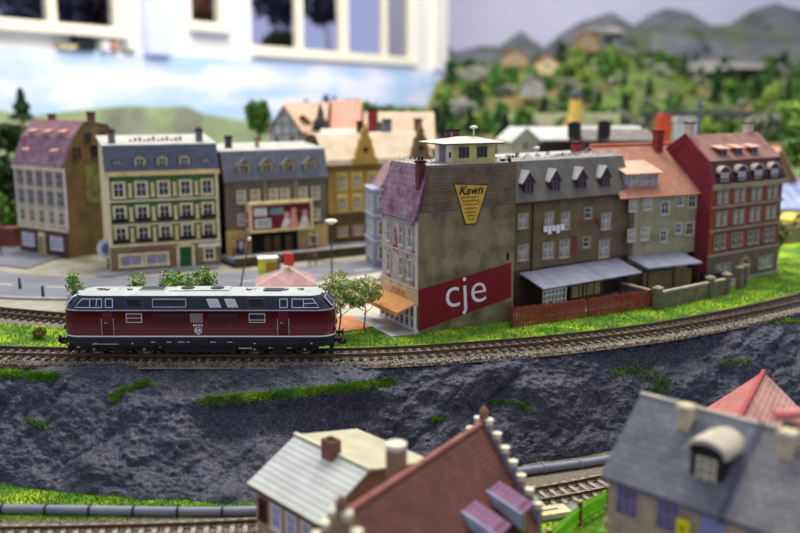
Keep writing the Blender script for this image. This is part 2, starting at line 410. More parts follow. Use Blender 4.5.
# plateau: follows the cliff top, runs back under the town
def plateau():
    top=crom([(-75,6.6),(-60,3.0),(-45,.6),(-29.6,-.2),(-14.9,-.5),(-5,-.4),(0,.1),(6,1.6),(15.8,4.6),(25.4,9.5),(35.8,15.2),(52,28.6),(70,46.6),(95,72)],1.2)
    rows=[];k=70
    for x,y in top:
        rows.append([(x,y+(150-y)*(j/k)**1.4) for j in range(k+1)])
    a=np.array(rows); X,Y=a[...,0],a[...,1]
    # gentle hill right of the red house, rise behind the left row
    Z=-.36+2.2*np.clip((X-46)/20,0,1)*np.clip((Y-30)/20,0,1)+np.clip((Y-75)/50,0,1)*5+np.clip((-52-X)/20,0,1)*np.clip((Y-50)/30,0,1)*5
    v=np.stack([X,Y,Z],2); n,m=X.shape; i=np.arange(n-1)[:,None]*m+np.arange(m-1)[None,:]
    f=np.stack([i,i+m,i+m+1,i+1],2).reshape(-1,4)[:,::-1]
    o=place('ground_town',npmesh('ground_town',v.reshape(-1,3),f,[m_earth,m_meadow],True,((v.reshape(-1,3)[f[:,0],1]>54)|((v.reshape(-1,3)[f[:,0],0]<-53)&(v.reshape(-1,3)[f[:,0],1]>46))).astype(int))); tag(o,'pale ground the model town stands on','ground',kind='structure')
plateau()
v=MB(); v.add([(-90,-62,ZL-.05),(90,-62,ZL-.05),(90,45,ZL-.05),(-90,45,ZL-.05)],[(0,1,2,3)])
tag(v.build('ground_lower',m_lowe),'lower ground strip in front of the rock slope','ground',kind='structure')
# ---- grass patches (countless): mound + blades
def grass(name,label,polys,z,dens,hh,zf=None):
    vs=[];fs=[]
    base=MB()
    for poly in polys:
        p=np.array(poly); lo=p.min(0);hi=p.max(0); n=int((hi-lo).prod()*dens); q=lo+rng.random((n,2))*(hi-lo); q=q[inpoly(q,poly)]
        n=len(q); zz=np.full(n,z) if zf is None else zf(q)
        a=rng.random(n)*6.28; w=.035+.02*rng.random(n); h=hh*(.5+rng.random(n)); lean=(rng.random((n,2))-.5)*h[:,None]*1.1
        p0=np.c_[q[:,0]+np.cos(a)*w,q[:,1]+np.sin(a)*w,zz-.03]; p1=np.c_[q[:,0]-np.cos(a)*w,q[:,1]-np.sin(a)*w,zz-.03]; p2=np.c_[q+lean,zz+h]
        o=len(vs)*0
        vs.append(np.stack([p0,p1,p2],1).reshape(-1,3))
    V=np.vstack(vs); Fc=np.arange(len(V)).reshape(-1,3)
    o=place(name,npmesh(name,V,Fc,m_blade,False)); tag(o,label,'grass',kind='stuff')
    for poly in polys:
        base.prism([(x,y,(z if zf is None else zf(np.array([[x,y]]))[0])-.25) for x,y in poly],(0,0,.25+.02))
    b=base.build(name+'_turf',m_grass); tag(b,None,None,kind='structure'); b.name='ground_turf'
    return o
def track_edge(x0,x1,off):
    pts=[]
    for i in range(len(UP)-1):
        if x0<=UP[i,0]<=x1 and i%3==0:
            d=UP[i+1]-UP[i]; d/=np.hypot(*d); pts.append((UP[i,0]-d[1]*off,UP[i,1]+d[0]*off))
    return pts
gl=[(-62,13),(-52,11.4),(-45,10.3)]+[(-38,10.6),(-31,9.4),(-26,7.5),(-18,6),(-12,4.5)]
left_poly=track_edge(-60,-13,2.0)+[(-12,4.6),(-18,6.2),(-26,8.1),(-31,9.6),(-38,11.0),(-48,12.6),(-62,16)]
grass('grass','bright green static grass left of the dark red diesel locomotive, behind the track',[left_poly],-.32,55,.16)
E1=(1.48,7.14)
right_poly=track_edge(-8,68,1.9)+[(70,62),(60,60),(50,48),(44,38),(36,27.5),(24,17.2),(14.5,13.5),(9.8,12.3),(1.4,6.9),(-1,9.0),(-3.2,8.6),(-8,5.2)]
grass('grass','green static grass between the curving upper track and the town fences',[right_poly],-.32,60,.15)
hz=lambda q:-.36+2.2*np.clip((q[:,0]-46)/20,0,1)*np.clip((q[:,1]-30)/20,0,1)
def mound():
    X,Y=np.meshgrid(np.linspace(43,80,50),np.linspace(30,68,50)); Z=hz(np.c_[X.ravel(),Y.ravel()]).reshape(X.shape)+.08
    i=np.arange(49)[:,None]*50+np.arange(49)[None,:]; f=np.stack([i,i+1,i+51,i+50],2).reshape(-1,4)
    d,_=signed(np.c_[X.ravel(),Y.ravel()],UP); dd=d.reshape(X.shape); keep=(dd[:-1,:-1]>2.2).ravel()
    o=place('ground_hill',npmesh('ground_hill',np.stack([X,Y,Z],2).reshape(-1,3),f[keep],m_grass)); tag(o,'sunny grass bank right of the red house','grass bank',kind='structure')
mound()
# small grass growth on the rock slope
def rockgrass(label,px,n,spread,hh=.22,name='grass_tuft'):
    vs=[]
    for k in range(n):
        t=random.random(); j=t*(len(px)-1); i=int(j); f=j-i; i2=min(i+1,len(px)-1)
        x=px[i][0]*(1-f)+px[i2][0]*f+random.gauss(0,spread*.6); y=px[i][1]*(1-f)+px[i2][1]*f+random.gauss(0,spread*.35)
        vs.append((x,y))
    # sample rock points fast
    Vf=CL.reshape(-1,3); c=np.array(CAM); rel=Vf-c; cs,sn=math.cos(P),math.sin(P)
    dep=rel[:,1]*cs-rel[:,2]*sn; sx=400+F*rel[:,0]/dep; sy=266.5-F*(rel[:,1]*sn+rel[:,2]*cs)/dep
    x0,x1=min(a for a,_ in vs)-3,max(a for a,_ in vs)+3; y0,y1=min(b for _,b in vs)-3,max(b for _,b in vs)+3
    m=(sx>x0)&(sx<x1)&(sy>y0)&(sy<y1); sx,sy,Vm=sx[m],sy[m],Vf[m]
    out=[]
    for x,y in vs:
        k=np.argmin((sx-x)**2+(sy-y)**2); p=Vm[k]+np.array([random.gauss(0,.08),random.gauss(0,.05),0])
        for _ in range(3):
            a=random.random()*6.28; w=.035; h=hh*(.4+random.random())
            lx,ly=random.gauss(0,.6)*h,random.gauss(-.25,.6)*h
            out+= [(p[0]+math.cos(a)*w,p[1]+math.sin(a)*w,p[2]-.03),(p[0]-math.cos(a)*w,p[1]-math.sin(a)*w,p[2]-.03),(p[0]+lx,p[1]+ly,p[2]+h)]
            p=p+np.array([random.gauss(0,.06),random.gauss(0,.06),0])
    V=np.array(out); o=place(name,npmesh(name,V,np.arange(len(V)).reshape(-1,3),m_blade,False)); tag(o,label,'grass',kind='stuff')
rockgrass('long bright green grass strip on a ledge of the dark rock slope',[(203,401),(240,398),(280,394),(320,390),(360,386),(392,382)],3600,6,.17)
rockgrass('green grass patch at the left edge of the picture just below the track',[(-6,374),(20,375),(55,377)],1500,5.5)
rockgrass('small bent grass clump on the rock slope under the locomotive',[(112,401),(120,392),(135,387),(150,382)],520,3.2)
rockgrass('tiny pale grass tuft low on the left of the rock slope',[(28,421),(50,427)],110,3.5)
rockgrass('small round moss tuft on the rock slope right of the long grass strip',[(433,419),(438,421)],130,3)
rockgrass('dry yellowish grass fringe on a rock ridge above the stepped gable',[(488,402),(505,403),(520,404),(528,410)],160,2.2,.25)
rockgrass('sparse moss patch on the rock slope behind the white chimney of the slate house',[(612,375),(640,368),(665,384),(655,396)],420,9)
rockgrass('yellow-green grass edging the rock top at the right edge of the picture',[(772,322),(785,320),(798,322)],260,3)
rockgrass('thin green moss above the red roof at the right',[(718,364),(735,360),(752,362)],110,4)
# lower grass
def lowz(q): return np.full(len(q),ZL)
lg=[(-60,-13.2),(-45,-12.9),(-26,-13.1),(-17.5,-12.9),(-12,-12.4),(-8,-11.8),(-9,-10.2),(-19,-8.8),(-27,-6.9),(-45,-5),(-60,-3)]
grass('grass','green grass along the grey pipe at the bottom left',[lg],ZL,75,.2)
grass('grass','green grass behind the bright green fence at the bottom',[[(4.5,-17.5),(7,-14.2),(10.5,-11.6),(14.5,-9.8),(16,-14),(10,-22),(5,-24)]],ZL,60,.16)
# roads ----------------------------------------------------------
def ribbon(name,label,path,w0,w1,z,mat,th=.12,cat='road'):
    b=MB(); pp=crom(path,1.0); b.strip([(x,y,z) for x,y in pp],[(w0,-th),(w0,0),(w1,0),(w1,-th)],closed=True)
    return tag(b.build(name,mat),label,cat,kind='structure')
road=[(-80,38),(-60,33),(-47,28.5),(-36,25.2),(-26,25.2),(-16,28),(-6,33),(4,40),(14,47),(30,58)]
ribbon('road','grey asphalt street curving past the town houses',road,-5.2,5.2,-.26,m_road)
rl=crom(road,.5); b=MB(); k=0
while k+7<len(rl):
    b.strip([(x,y,-.245) for x,y in rl[k:k+6]],[(-.12,0),(.12,0)]); k+=13
tag(b.build('trim_lane_marking',m_white),'white dashed lane line on the street','lane marking',kind='structure')
# kerb along the near side of the road
b=MB(); b.strip([(x,y,-.36) for x,y in crom(road,1)],[(-5.2,0),(-5.2,.25),(-5.6,.25),(-5.6,0)],closed=True)
tag(b.build('trim_kerb',M('kerb_stone',(160,160,165),.8)),'pale kerb along the street','kerb',kind='structure')
# plaza between road and corner building
b=MB(); b.prism([(-13,14,-.4),(-5,11,-.4),(-1.6,8.6,-.4),(1,8,-.4),(-1.6,14,-.4),(-3,22,-.4),(-2,33,-.4),(-12,24.5,-.4),(-18,22,-.4)],(0,0,.16))
tag(b.build('ground_plaza',M('plaza_paving',(190,182,165),.85,nz=(3,.12))),'pale paved yard beside the corner building','paving',kind='structure')
b=MB(); b.prism([(-6.3,6.6,-.4),(-3.4,7.9,-.4),(-1.4,9.9,-.4),(-2.6,12.5,-.4),(-5.2,12.8,-.4),(-8,9,-.4)],(0,0,.2))
tag(b.build('ground_path',M('terracotta_sand',(186,128,88),.95,nz=(.3,.2))),'orange sandy patch under the small trees','path',kind='structure')
# raised pavement with retaining wall in front of the cinema
wp=crom([(-18.6,35.6),(-14,38.6),(-8,42.2),(-2,45.8),(6,50.5)],1)
b=MB(); b.strip([(x,y,-.4) for x,y in wp],[(0,0),(0,1.15),(.35,1.15),(.35,0)],closed=True)
tag(b.build('wall_embankment',M('embankment_stone',(92,80,56),.9,tex=('brick',.8,.35,.05,(78,70,50),(60,54,40)))),'brown stone retaining wall of the raised pavement','wall',kind='structure')
b=MB(); b.strip([(x,y,0) for x,y in wp],[(-.1,.72),(-.1,.86),(.5,.86),(.5,.72)],closed=True)
tag(b.build('trim_embankment_cap',M('cap_stone',(172,168,160),.8)),'pale coping on the retaining wall','coping',kind='structure')
b=MB(); b.strip([(x,y,.1) for x,y in wp],[(.35,0),(.35,.5),(8,.3),(8,-.3)],closed=True)
tag(b.build('ground_pavement',M('blue_grey_paving',(120,124,136),.7)),'raised grey pavement in front of the cinema','pavement',kind='structure')
b=MB(); b.prism([(-53,54.5,-.4),(-41,42.5,-.4),(-42,35,-.4),(-56,42,-.4)],(0,0,.2)); b.prism([(-34,34,-.4),(-22,39,-.4),(-20.5,35.5,-.4),(-32.5,30,-.4)],(0,0,.2))
tag(b.build('ground_sidewalk',m_road),'pavement at the foot of the left houses','pavement',kind='structure')
# ================================================================ TRACKS
m_rail=M('rail_side',(96,74,52),.55,nz=(.5,.2),metal=.3); m_railtop=M('rail_head',(200,192,178),.25,nz=None,metal=.9); m_sleep=M('dark_sleeper',(58,50,46),.85,nz=(.3,.25)); m_sleep2=M('grey_sleeper',(150,144,134),.85,nz=(.3,.25))
def track(name,label,line,zr,pitch,x0,x1,msl,cat='railway track',nmax=100,center=0,slw=3.0,bed=True):
    root=thing(name,label,cat,(float(line[len(line)//2,0]),float(line[len(line)//2,1]),zr-.4)); o0=Vector(root.location)
    pts=[(x-o0.x,y-o0.y,.15) for x,y in line]
    for s in(-1,1):
        c=s*.825; b=MB()
        b.strip(pts,[(c-.1,0),(c-.1,.03),(c-.03,.05),(c-.03,.17),(c-.045,.19),(c-.045,.245),(c+.045,.245),(c+.045,.19),(c+.03,.17),(c+.03,.05),(c+.1,.03),(c+.1,0)],0,closed=True)
        b.strip([(x,y,z+.2455) for x,y,z in pts],[(c-.04,0),(c+.04,0)],1)
        b.build('rail',[m_rail,m_railtop],root)
    s=np.r_[0,np.cumsum(np.hypot(*np.diff(line,axis=0).T))]; q=np.arange(0,s[-1],pitch); X=np.interp(q,s,line[:,0]);Y=np.interp(q,s,line[:,1])
    A=np.arctan2(np.gradient(Y),np.gradient(X)); idx=[i for i in range(len(q)) if x0<X[i]<x1]
    idx.sort(key=lambda i:(X[i]-center)**2+(Y[i])**2*.3)
    b=MB(); b.box(-.14,-slw/2,0,.14,slw/2,.15); 
    for s_ in(-1,1):
        for d in(-1,1): b.box(-.07,s_*.825+d*.13-.05,.15,.07,s_*.825+d*.13+.05,.21)
    me=b.mesh('sleeper',msl)
    for i in idx[:nmax]: place('sleeper',me,root,(X[i]-o0.x,Y[i]-o0.y,0),A[i])
    if idx[nmax:]:
        b=MB()
        for i in idx[nmax:]:
            b.T=Matrix.Translation((X[i]-o0.x,Y[i]-o0.y,0))@Matrix.Rotation(A[i],4,'Z'); b.box(-.14,-slw/2,0,.14,slw/2,.15)
        tag(b.build('sleepers',msl,root),None,None,kind='stuff')
    return root
def stones(name,label,line,z,half,n,x0,x1,cols,sz=.09,off=0,skip=None):
    keep=line[(line[:,0]>x0)&(line[:,0]<x1)]; k=rng.integers(0,len(keep)-1,n); t=rng.random(n)[:,None]; p=keep[k]*(1-t)+keep[k+1]*t
    d=keep[k+1]-keep[k]; d/=np.linalg.norm(d,axis=1,keepdims=True); o=(rng.random(n)*2-1)*half+off
    p=p+np.c_[-d[:,1],d[:,0]]*o[:,None]
    zz=z+np.where(abs(o-off)>1.6,-(abs(o-off)-1.6)*.12,0)
    oc=np.array([(1,0,0),(0,1,0),(-1,0,0),(0,-1,0),(0,0,1),(0,0,-1)],float); fc=np.array([(0,1,4),(1,2,4),(2,3,4),(3,0,4),(1,0,5),(2,1,5),(3,2,5),(0,3,5)])
    r=sz*(.5+rng.random((n,1,3))*.7); a=rng.random(n)*6.28; V=oc[None]*r; V=V+(rng.random(V.shape)-.5)*sz*.5
    ca,sa=np.cos(a)[:,None],np.sin(a)[:,None]; V=np.stack([V[...,0]*ca-V[...,1]*sa,V[...,0]*sa+V[...,1]*ca,V[...,2]],2)
    V=V+np.c_[p,zz][:,None,:]; Fc=(fc[None]+np.arange(n)[:,None,None]*6).reshape(-1,3)
    mi=np.repeat(rng.integers(0,len(cols),n),8)
    o=place(name,npmesh(name,V.reshape(-1,3),Fc,cols,False,mi)); tag(o,label,'ballast',kind='stuff')
st=[M('stone_%s'%n,c,.9,nz=None) for n,c in dict(tan=(150,134,112),grey=(120,116,110),dark=(74,70,68),rust=(120,92,74),pale=(178,170,152)).items()]
b=MB(); b.strip([(x,y,-.4) for x,y in UP],[(-2.5,-.25),(-2.1,.0),(1.75,.0),(2.1,-.2)]); tag(b.build('ground_trackbed',m_ballast),'stone ballast bed of the upper track','track bed',kind='structure')
b=MB(); b.strip([(x,y,ZL) for x,y in LO],[(-4,-.05),(-2.4,.07),(1.9,.07),(3.4,-.04)]); tag(b.build('ground_trackbed',m_ballast),'stone ballast bed of the lower track','track bed',kind='structure')
track('railway_track','upper railway track with dark sleepers that carries the dark red diesel locomotive',UP,0,.72,-52,60,m_sleep,center=0,slw=3.1)
track('railway_track','lower railway track at the foot of the rock slope with light grey sleepers',LO,ZL+.47,.78,-32,22,m_sleep2,center=5)
stones('ballast','fine stones between and around the sleepers of the upper track',UP,-.36,2.1,15000,-45,60,st,.085)
stones('ballast','coarse pale stones on the near shoulder of the upper track, right of the locomotive',UP,-.42,.6,5200,-3,60,[st[0],st[1],st[4],st[2],st[4]],.1,off=-2.0)
stones('ballast','brown stones on the near shoulder of the upper track, left of the locomotive',UP,-.42,.6,2200,-45,-25,[st[0],st[1],st[3],st[2]],.1,off=-2.0)
stones('ballast','dark grit on the track shoulder right in front of the locomotive',UP,-.42,.45,1500,-26,-2,[st[1],st[2],st[2],st[0]],.08,off=-1.9)
stones('ballast','fine grey stones around the lower track',LO,ZL+.05,3.3,14000,-30,20,st,.085)
# siding behind on the left
SI=crom([(-70,24),(-52,18.6),(-40,15.2),(-31,12.2),(-22,9.8),(-10,7.6)],.6)
b=MB(); b.strip([(x,y,-.4) for x,y in SI],[(-2.4,0),(-1.9,.1),(1.9,.1),(2.4,0)]); tag(b.build('ground_trackbed',m_ballast),'ballast bed of the siding on the left','track bed',kind='structure')
track('railway_track','rusty siding curving behind the locomotive on the left',SI,.1,.8,-52,-16,m_sleep,center=-35,nmax=50)
# ---- pipe
m_pipe=M('grey_pipe_plastic',(124,128,146),.45,nz=(2,.1),spec=.4)
PI_=crom([(-60,-10.2),(-45,-10.9),(-25.3,-11.5),(-9.5,-11.8),(-2,-9.9),(7.6,-6.05),(15,-3.6),(24,.2),(34,6)],.6)
r=thing('pipe','long grey pipe with dark joint rings running along the foot of the rock slope','pipe',(0,-9,ZL))
b=MB(); b.tube([(x,y+9,.3) for x,y in PI_],.31,12); b.build('pipe_run',m_pipe,r)
s=np.r_[0,np.cumsum(np.hypot(*np.diff(PI_,axis=0).T))]
for q in np.arange(1.2,s[-1],2.8):
    x=np.interp(q,s,PI_[:,0]);y=np.interp(q,s,PI_[:,1]);x2=np.interp(q+.16,s,PI_[:,0]);y2=np.interp(q+.16,s,PI_[:,1])
    if -32<x<22:
        MB().cyl((0,0,0),(x2-x,y2-y,0),.37,n=14,mi=0,smooth=False).build('joint_ring',M('dark_ring',(50,52,66),.5,nz=None) if x<0 else m_pipe,r,(x,y+9,.3))
# ================================================================ LOCOMOTIVE
m_red=M('dark_red_lacquer',(88,10,18),.36,nz=(3,.05),spec=.35); m_anth=M('anthracite_lacquer',(36,41,54),.38,nz=(3,.06),spec=.35)
m_roof=M('loco_roof_grey',(176,180,180),.5,nz=(1.2,.12)); m_line=M('silver_line',(210,210,215),.35,nz=None,metal=.2)
m_skirt=M('skirt_black',(38,40,48),.4,nz=(1,.2)); m_bog=M('bogie_black',(24,22,23),.55,nz=(.6,.3)); m_steel=M('wheel_steel',(150,140,128),.35,nz=None,metal=.8)
m_gril=M('grille_dark',(20,18,20),.5,nz=None); m_chr=M('chrome_frame',(225,228,235),.2,nz=None,metal=.6)
m_white2=M('pure_white_print',(235,235,238),.4,nz=None); m_lgl=M('loco_glass',(34,38,48),.12,nz=(.5,.5),spec=.45)
m_panelgrey=M('frame_dim_grey',(84,88,98),.5,nz=None)
def loco():
    L=9.95; W=1.72
    root=thing('diesel_locomotive','dark red and anthracite diesel locomotive with silver lines standing on the upper track','locomotive',(-14.75,.8,0.02))
    def outline(hl,hw,r,z,n=7):
        pts=[]
        for sx,sy,a0 in((1,-1,-90),(1,1,0),(-1,1,90),(-1,-1,180)):
            cx=sx*(hl-r[0]); cy=sy*(hw-r[1])
            for k in range(n+1):
                a=R(a0+90*k/n); pts.append((cx+r[0]*math.cos(a),cy+r[1]*math.sin(a),z))
        return pts
    def loft(levels,mats,name,capb=True,capt=True,parent=root):
        b=MB(); rings=[outline(*l[:4]) for l in levels]; n=len(rings[0]); vs=[p for r_ in rings for p in r_]; fs=[];mi=[]
        for k in range(len(rings)-1):
            for i in range(n): fs.append((k*n+i,k*n+(i+1)%n,(k+1)*n+(i+1)%n,(k+1)*n+i)); mi.append(levels[k][4] if len(levels[k])>4 else 0)
        b.add(vs,fs,mi,True)
        if capt: b.add(rings[-1],[tuple(range(n))],levels[-2][4] if len(levels[-2])>4 else 0)
        if capb: b.add(rings[0],[tuple(reversed(range(n)))],0)
        return b.build(name,mats,parent)
    z1,z2=1.58,3.52
    loft([(L-.2,W-.1,(1.2,.9),.78),(L-.06,W-.02,(1.3,1.0),1.0),(L,W,(1.3,1.0),z1-.05)],[m_skirt],'skirt')
    loft([(L,W+.012,(1.3,1.0),z1-.05,1),(L,W+.012,(1.3,1.0),z1+.05,1),(L,W,(1.3,1.0),z1+.05,0),(L+.02,W,(1.3,1.0),2.6,0),(L-.06,W,(1.3,1.0),z2-.04,1),(L-.06,W+.012,(1.3,1.0),z2-.04,1),(L-.1,W+.012,(1.3,1.0),z2+.05,1)],[m_red,m_line],'lower_body')
    loft([(L-.1,W-.01,(1.3,1.0),z2+.05),(L-.42,W-.05,(1.3,.95),3.9),(L-.85,W-.16,(1.2,.85),4.42),(L-1.0,W-.26,(1.1,.8),4.56)],[m_anth],'upper_body')
    loft([(L-1.0,W-.26,(1.1,.8),4.56),(L-1.15,W-.45,(1.0,.75),4.66),(L-1.5,W-.85,(.9,.6),4.74),(L-2.0,W-1.3,(.6,.3),4.78)],[m_roof],'roof')
    side=lambda z: W-.01-(z-z2)*.17 if z>z2 else W
    X=lambda px:(px-196.7)/13.42
    def sidebox(b,x0,x1,za,zb,o,mi=0,s=-1,slx=0):
        ya,yb=side(za),side(zb)
        vs=[(x0,s*(ya-.05),za),(x1,s*(ya-.05),za),(x1-slx*0,s*(yb-.05),zb),(x0,s*(yb-.05),zb),(x0,s*(ya+o),za),(x1,s*(ya+o),za),(x1,s*(yb+o),zb),(x0,s*(yb+o),zb)]
        b.add(vs,[(0,1,2,3),(4,5,6,7),(0,1,5,4),(1,2,6,5),(2,3,7,6),(3,0,4,7)],mi)
    def sidequad(b,pts,o0,o1,mi=0,s=-1):
        n=len(pts); vs=[(x,s*(side(z)+o0),z) for x,z in pts]+[(x,s*(side(z)+o1),z) for x,z in pts]
        b.add(vs,[tuple(range(n)),tuple(range(n,2*n))]+[(i,(i+1)%n,(i+1)%n+n,i+n) for i in range(n)],mi)
    def framed(name,pts,s=-1,fr=.05,bars=(),mats=None):
        b=MB(); cx=sum(p[0] for p in pts)/len(pts); cz=sum(p[1] for p in pts)/len(pts)
        n=len(pts)
        for i in range(n):
            p,q=pts[i],pts[(i+1)%n]; ip=(p[0]+(cx-p[0])*fr*2.2/abs(cx-p[0]+1e-6) if 0 else p[0]+fr*(1 if cx>p[0] else -1),p[1]+fr*(1 if cz>p[1] else -1)); iq=(q[0]+fr*(1 if cx>q[0] else -1),q[1]+fr*(1 if cz>q[1] else -1))
            sidequad(b,[p,q,iq,ip],0,.035,0,s)
        for (x0_,z0_,x1_,z1_) in bars:
            dx,dz=x1_-x0_,z1_-z0_; l=math.hypot(dx,dz); nx,nz_=-dz/l*fr/2,dx/l*fr/2
            sidequad(b,[(x0_+nx,z0_+nz_),(x1_+nx,z1_+nz_),(x1_-nx,z1_-nz_),(x0_-nx,z0_-nz_)],.0,.03,0,s)
        sidequad(b,[(x+.02*(1 if cx>x else -1),z+.02*(1 if cz>z else -1)) for x,z in pts],-.02,.012,1,s)
        return b.build(name,mats or [m_chr,m_lgl],root)
    za,zb=3.72,4.38
    for s in(-1,1):
        # cab windows
        framed('cab_window',[(X(77),za),(X(104),za),(X(104),zb),(X(84),zb)],s,bars=[(X(92),za,X(92),zb),(X(98),za+.1,X(99),zb)])
        framed('cab_window',[(X(107),za),(X(114.5),za),(X(114.5),zb),(X(107),zb)],s)
        framed('cab_window',[(X(289),za),(X(316),za),(X(310),zb),(X(289),zb)],s,bars=[(X(300.5),za,X(300.5),zb),(X(301),za+.3,X(313),za+.35)])
        framed('cab_window',[(X(277),za),(X(285),za),(X(285),zb),(X(277),zb)],s)
        def louvre(x0,x1,z0,zt,n,mat,back,slant=.26,name='louvre_grille',frame=None):
            b=MB(); sidequad(b,[(x0,z0),(x1,z0),(x1,zt),(x0,zt)],-.02,.01,1,s)
            for i in range(n):
                x=x0+(x1-x0-slant-.06)*(i+.1)/n; w=(x1-x0)/n*.5
                sidequad(b,[(x+slant,z0+.02),(x+w+slant,z0+.02),(x+w,zt-.02),(x,zt-.02)],.01,.035,0,s)
            if frame:
                for q in([(x0,z0),(x1,z0),(x1,z0+.04),(x0,z0+.04)],[(x0,zt-.04),(x1,zt-.04),(x1,zt),(x0,zt)],[(x0,z0),(x0+.04,z0),(x0+.04,zt),(x0,zt)],[(x1-.04,z0),(x1,z0),(x1,zt),(x1-.04,zt)]): sidequad(b,q,0,.04,2,s)
            return b.build(name,[mat,back,frame or mat],root)
        louvre(X(127),X(144),za,zb,7,m_gril,m_anth,frame=m_panelgrey)
        louvre(X(153),X(186),za+.04,zb-.02,16,m_anth,m_gril,0,frame=m_line)
        l=louvre(X(205.5),X(221.5),za,zb,7,m_white2,m_anth); l['label']='white slanted louvre grille'
        l=louvre(X(223),X(238),za,zb,7,m_white2,m_anth); l['label']='white slanted louvre grille'
        louvre(X(246),X(263.5),za,zb,7,m_gril,m_anth,frame=m_panelgrey)
        # lower band
        b=MB()
        zc,zd=2.62,3.3
        framed('slatted_window',[(X(127),zc),(X(142.6),zc),(X(142.6),zd),(X(127),zd)],s,bars=[(X(127),zc+.34,X(142.6),zc+.34)],mats=[m_chr,m_red])
        framed('side_window',[(X(247),zc),(X(263),zc),(X(263),zd),(X(247),zd)],s,bars=[(X(247),zc+.2,X(263),zc+.2)])
        louvre(X(153.6),X(188),zc,zd,13,m_red,m_gril,0); louvre(X(207),X(237),zc,zd,12,m_red,m_gril,0)
        b=MB(); sidequad(b,[(X(189.5),zc),(X(202),zc),(X(202),zd),(X(189.5),zd)],-.02,.02,0,s); b.build('filler_panel',M('panel_grey',(128,120,118),.5),root)['label']='grey rectangular panel'
        for xa,xb in((103,114.6),(275,286)):
            d=MB(); sidequad(d,[(X(xa)+.06,z1+.12),(X(xb)-.06,z1+.12),(X(xb)-.06,z2-.14),(X(xa)+.06,z2-.14)],-.02,.018,0,s); d.build('cab_door',m_red,root)
            for x in(xa,xb):
                d=MB(); d.cyl((X(x),s*(W+.07),z1+.14),(X(x),s*(W+.07),z1+1.35),.022,n=6,mi=0)
                for zz in(z1+.16,z1+1.33): d.cyl((X(x),s*W,zz),(X(x),s*(W+.07),zz),.018,n=6)
                d.build('grab_rail',m_chr,root)
            d=MB(); d.box(X(xa)+.2,s*(W),z1+1.0,X(xa)+.38,s*(W+.05),z1+1.04); d.build('door_handle',m_chr,root)
        # lettering and emblem
        def txt(t,px,z,size,nm='lettering'):
            me=text_mesh(t,size,m_white2,.01); return place(nm,me,root,(X(px),s*(W+.015),z),0 if s<0 else math.pi)
        for k,(dx,zz,w_,h_) in enumerate(((-.3,2.42,.1,.16),(-.12,2.42,.12,.12),(.06,2.42,.1,.14),(.26,2.42,.14,.1),(-.12,2.03,.12,.24),(.1,2.03,.14,.2),(0,1.76,.16,.08))):
            d=MB(); x=X(197)+dx; sidequad(d,[(x-w_/2,zz-h_/2),(x+w_/2,zz-h_/2),(x+w_/2,zz+h_/2),(x-w_/2,zz+h_/2)],0,.02,0,s); d.build('number_mark' if k<4 else 'emblem_mark',m_white2,root)
        b=MB(); 
        for q in([(-.27,.17),(.27,.17),(.27,.21),(-.27,.21)],[(-.27,-.21),(.27,-.21),(.27,-.17),(-.27,-.17)],[(-.27,-.21),(-.23,-.21),(-.23,.21),(-.27,.21)],[(.23,-.21),(.27,-.21),(.27,.21),(.23,.21)]):
            sidequad(b,[(X(197)+x,2.03+z) for x,z in q],0,.02,0,s)
        b.build('emblem_frame',m_white2,root)
        b=MB()
        for px,w in((165,5),(176,7),(185,3),(208,6),(150,4),(225,5)): sidequad(b,[(X(px),1.12),(X(px+w),1.12),(X(px+w),1.17),(X(px),1.17)],-.05,.0,0,s)
        for px in(95,131,251,307): b.box(X(px),s*(W-.1),1.0,X(px)+.12,s*(W+.03),1.08)
        b.build('data_marking',m_line,root)
        b=MB(); sidequad(b,[(X(92),.98),(X(118),.98),(X(118),1.02),(X(92),1.02)],-.05,.0,0,s); b.build('step_edge',m_line,root)
    # roof fittings
    b=MB(); b.box(-4.5,-.55,4.7,-2.6,.55,4.84); b.box(-4.4,-.45,4.82,-2.7,.45,4.87,1); b.build('roof_hatch',[m_roof,m_skirt],root)
    b=MB(); b.box(-1.9,-.7,4.68,2.2,.7,4.83); b.build('roof_fan_box',m_roof,root)
    for x in(-1.0,1.2): MB().cyl((x,0,4.83),(x,0,4.88),.5,n=20).build('roof_fan',m_gril,root)
    for x in(-6.9,-5.2,3.6,6.3): MB().lathe([(.16,0),(.16,.08),(.22,.1),(.2,.17),(.05,.2)],10).build('roof_vent',m_steel,root,(x,-.35,4.72))
    for x in(-7.4,7.4):
        b=MB(); b.cyl((x-.25,-.4,4.86),(x+.25,-.4,4.86),.035,.09,8); b.cyl((x,-.4,4.7),(x,-.4,4.87),.03,n=6); b.build('horn',m_steel,root)
    for x,dx in((-2.2,.0),(4.7,0)):
        b=MB(); b.box(x,-.8,4.7,x+1.4,.2,4.81); b.build('exhaust_cover',m_skirt if x>0 else m_roof,root)
    b=MB()
    for x in np.linspace(-8,8,9): b.strip([(x,-1.4,4.56),(x,-.8,4.74),(x,.8,4.74),(x,1.4,4.56)],[(-.03,0),(-.03,.04),(.03,.04),(.03,0)],closed=True)
    b.build('roof_seams',m_roof,root)
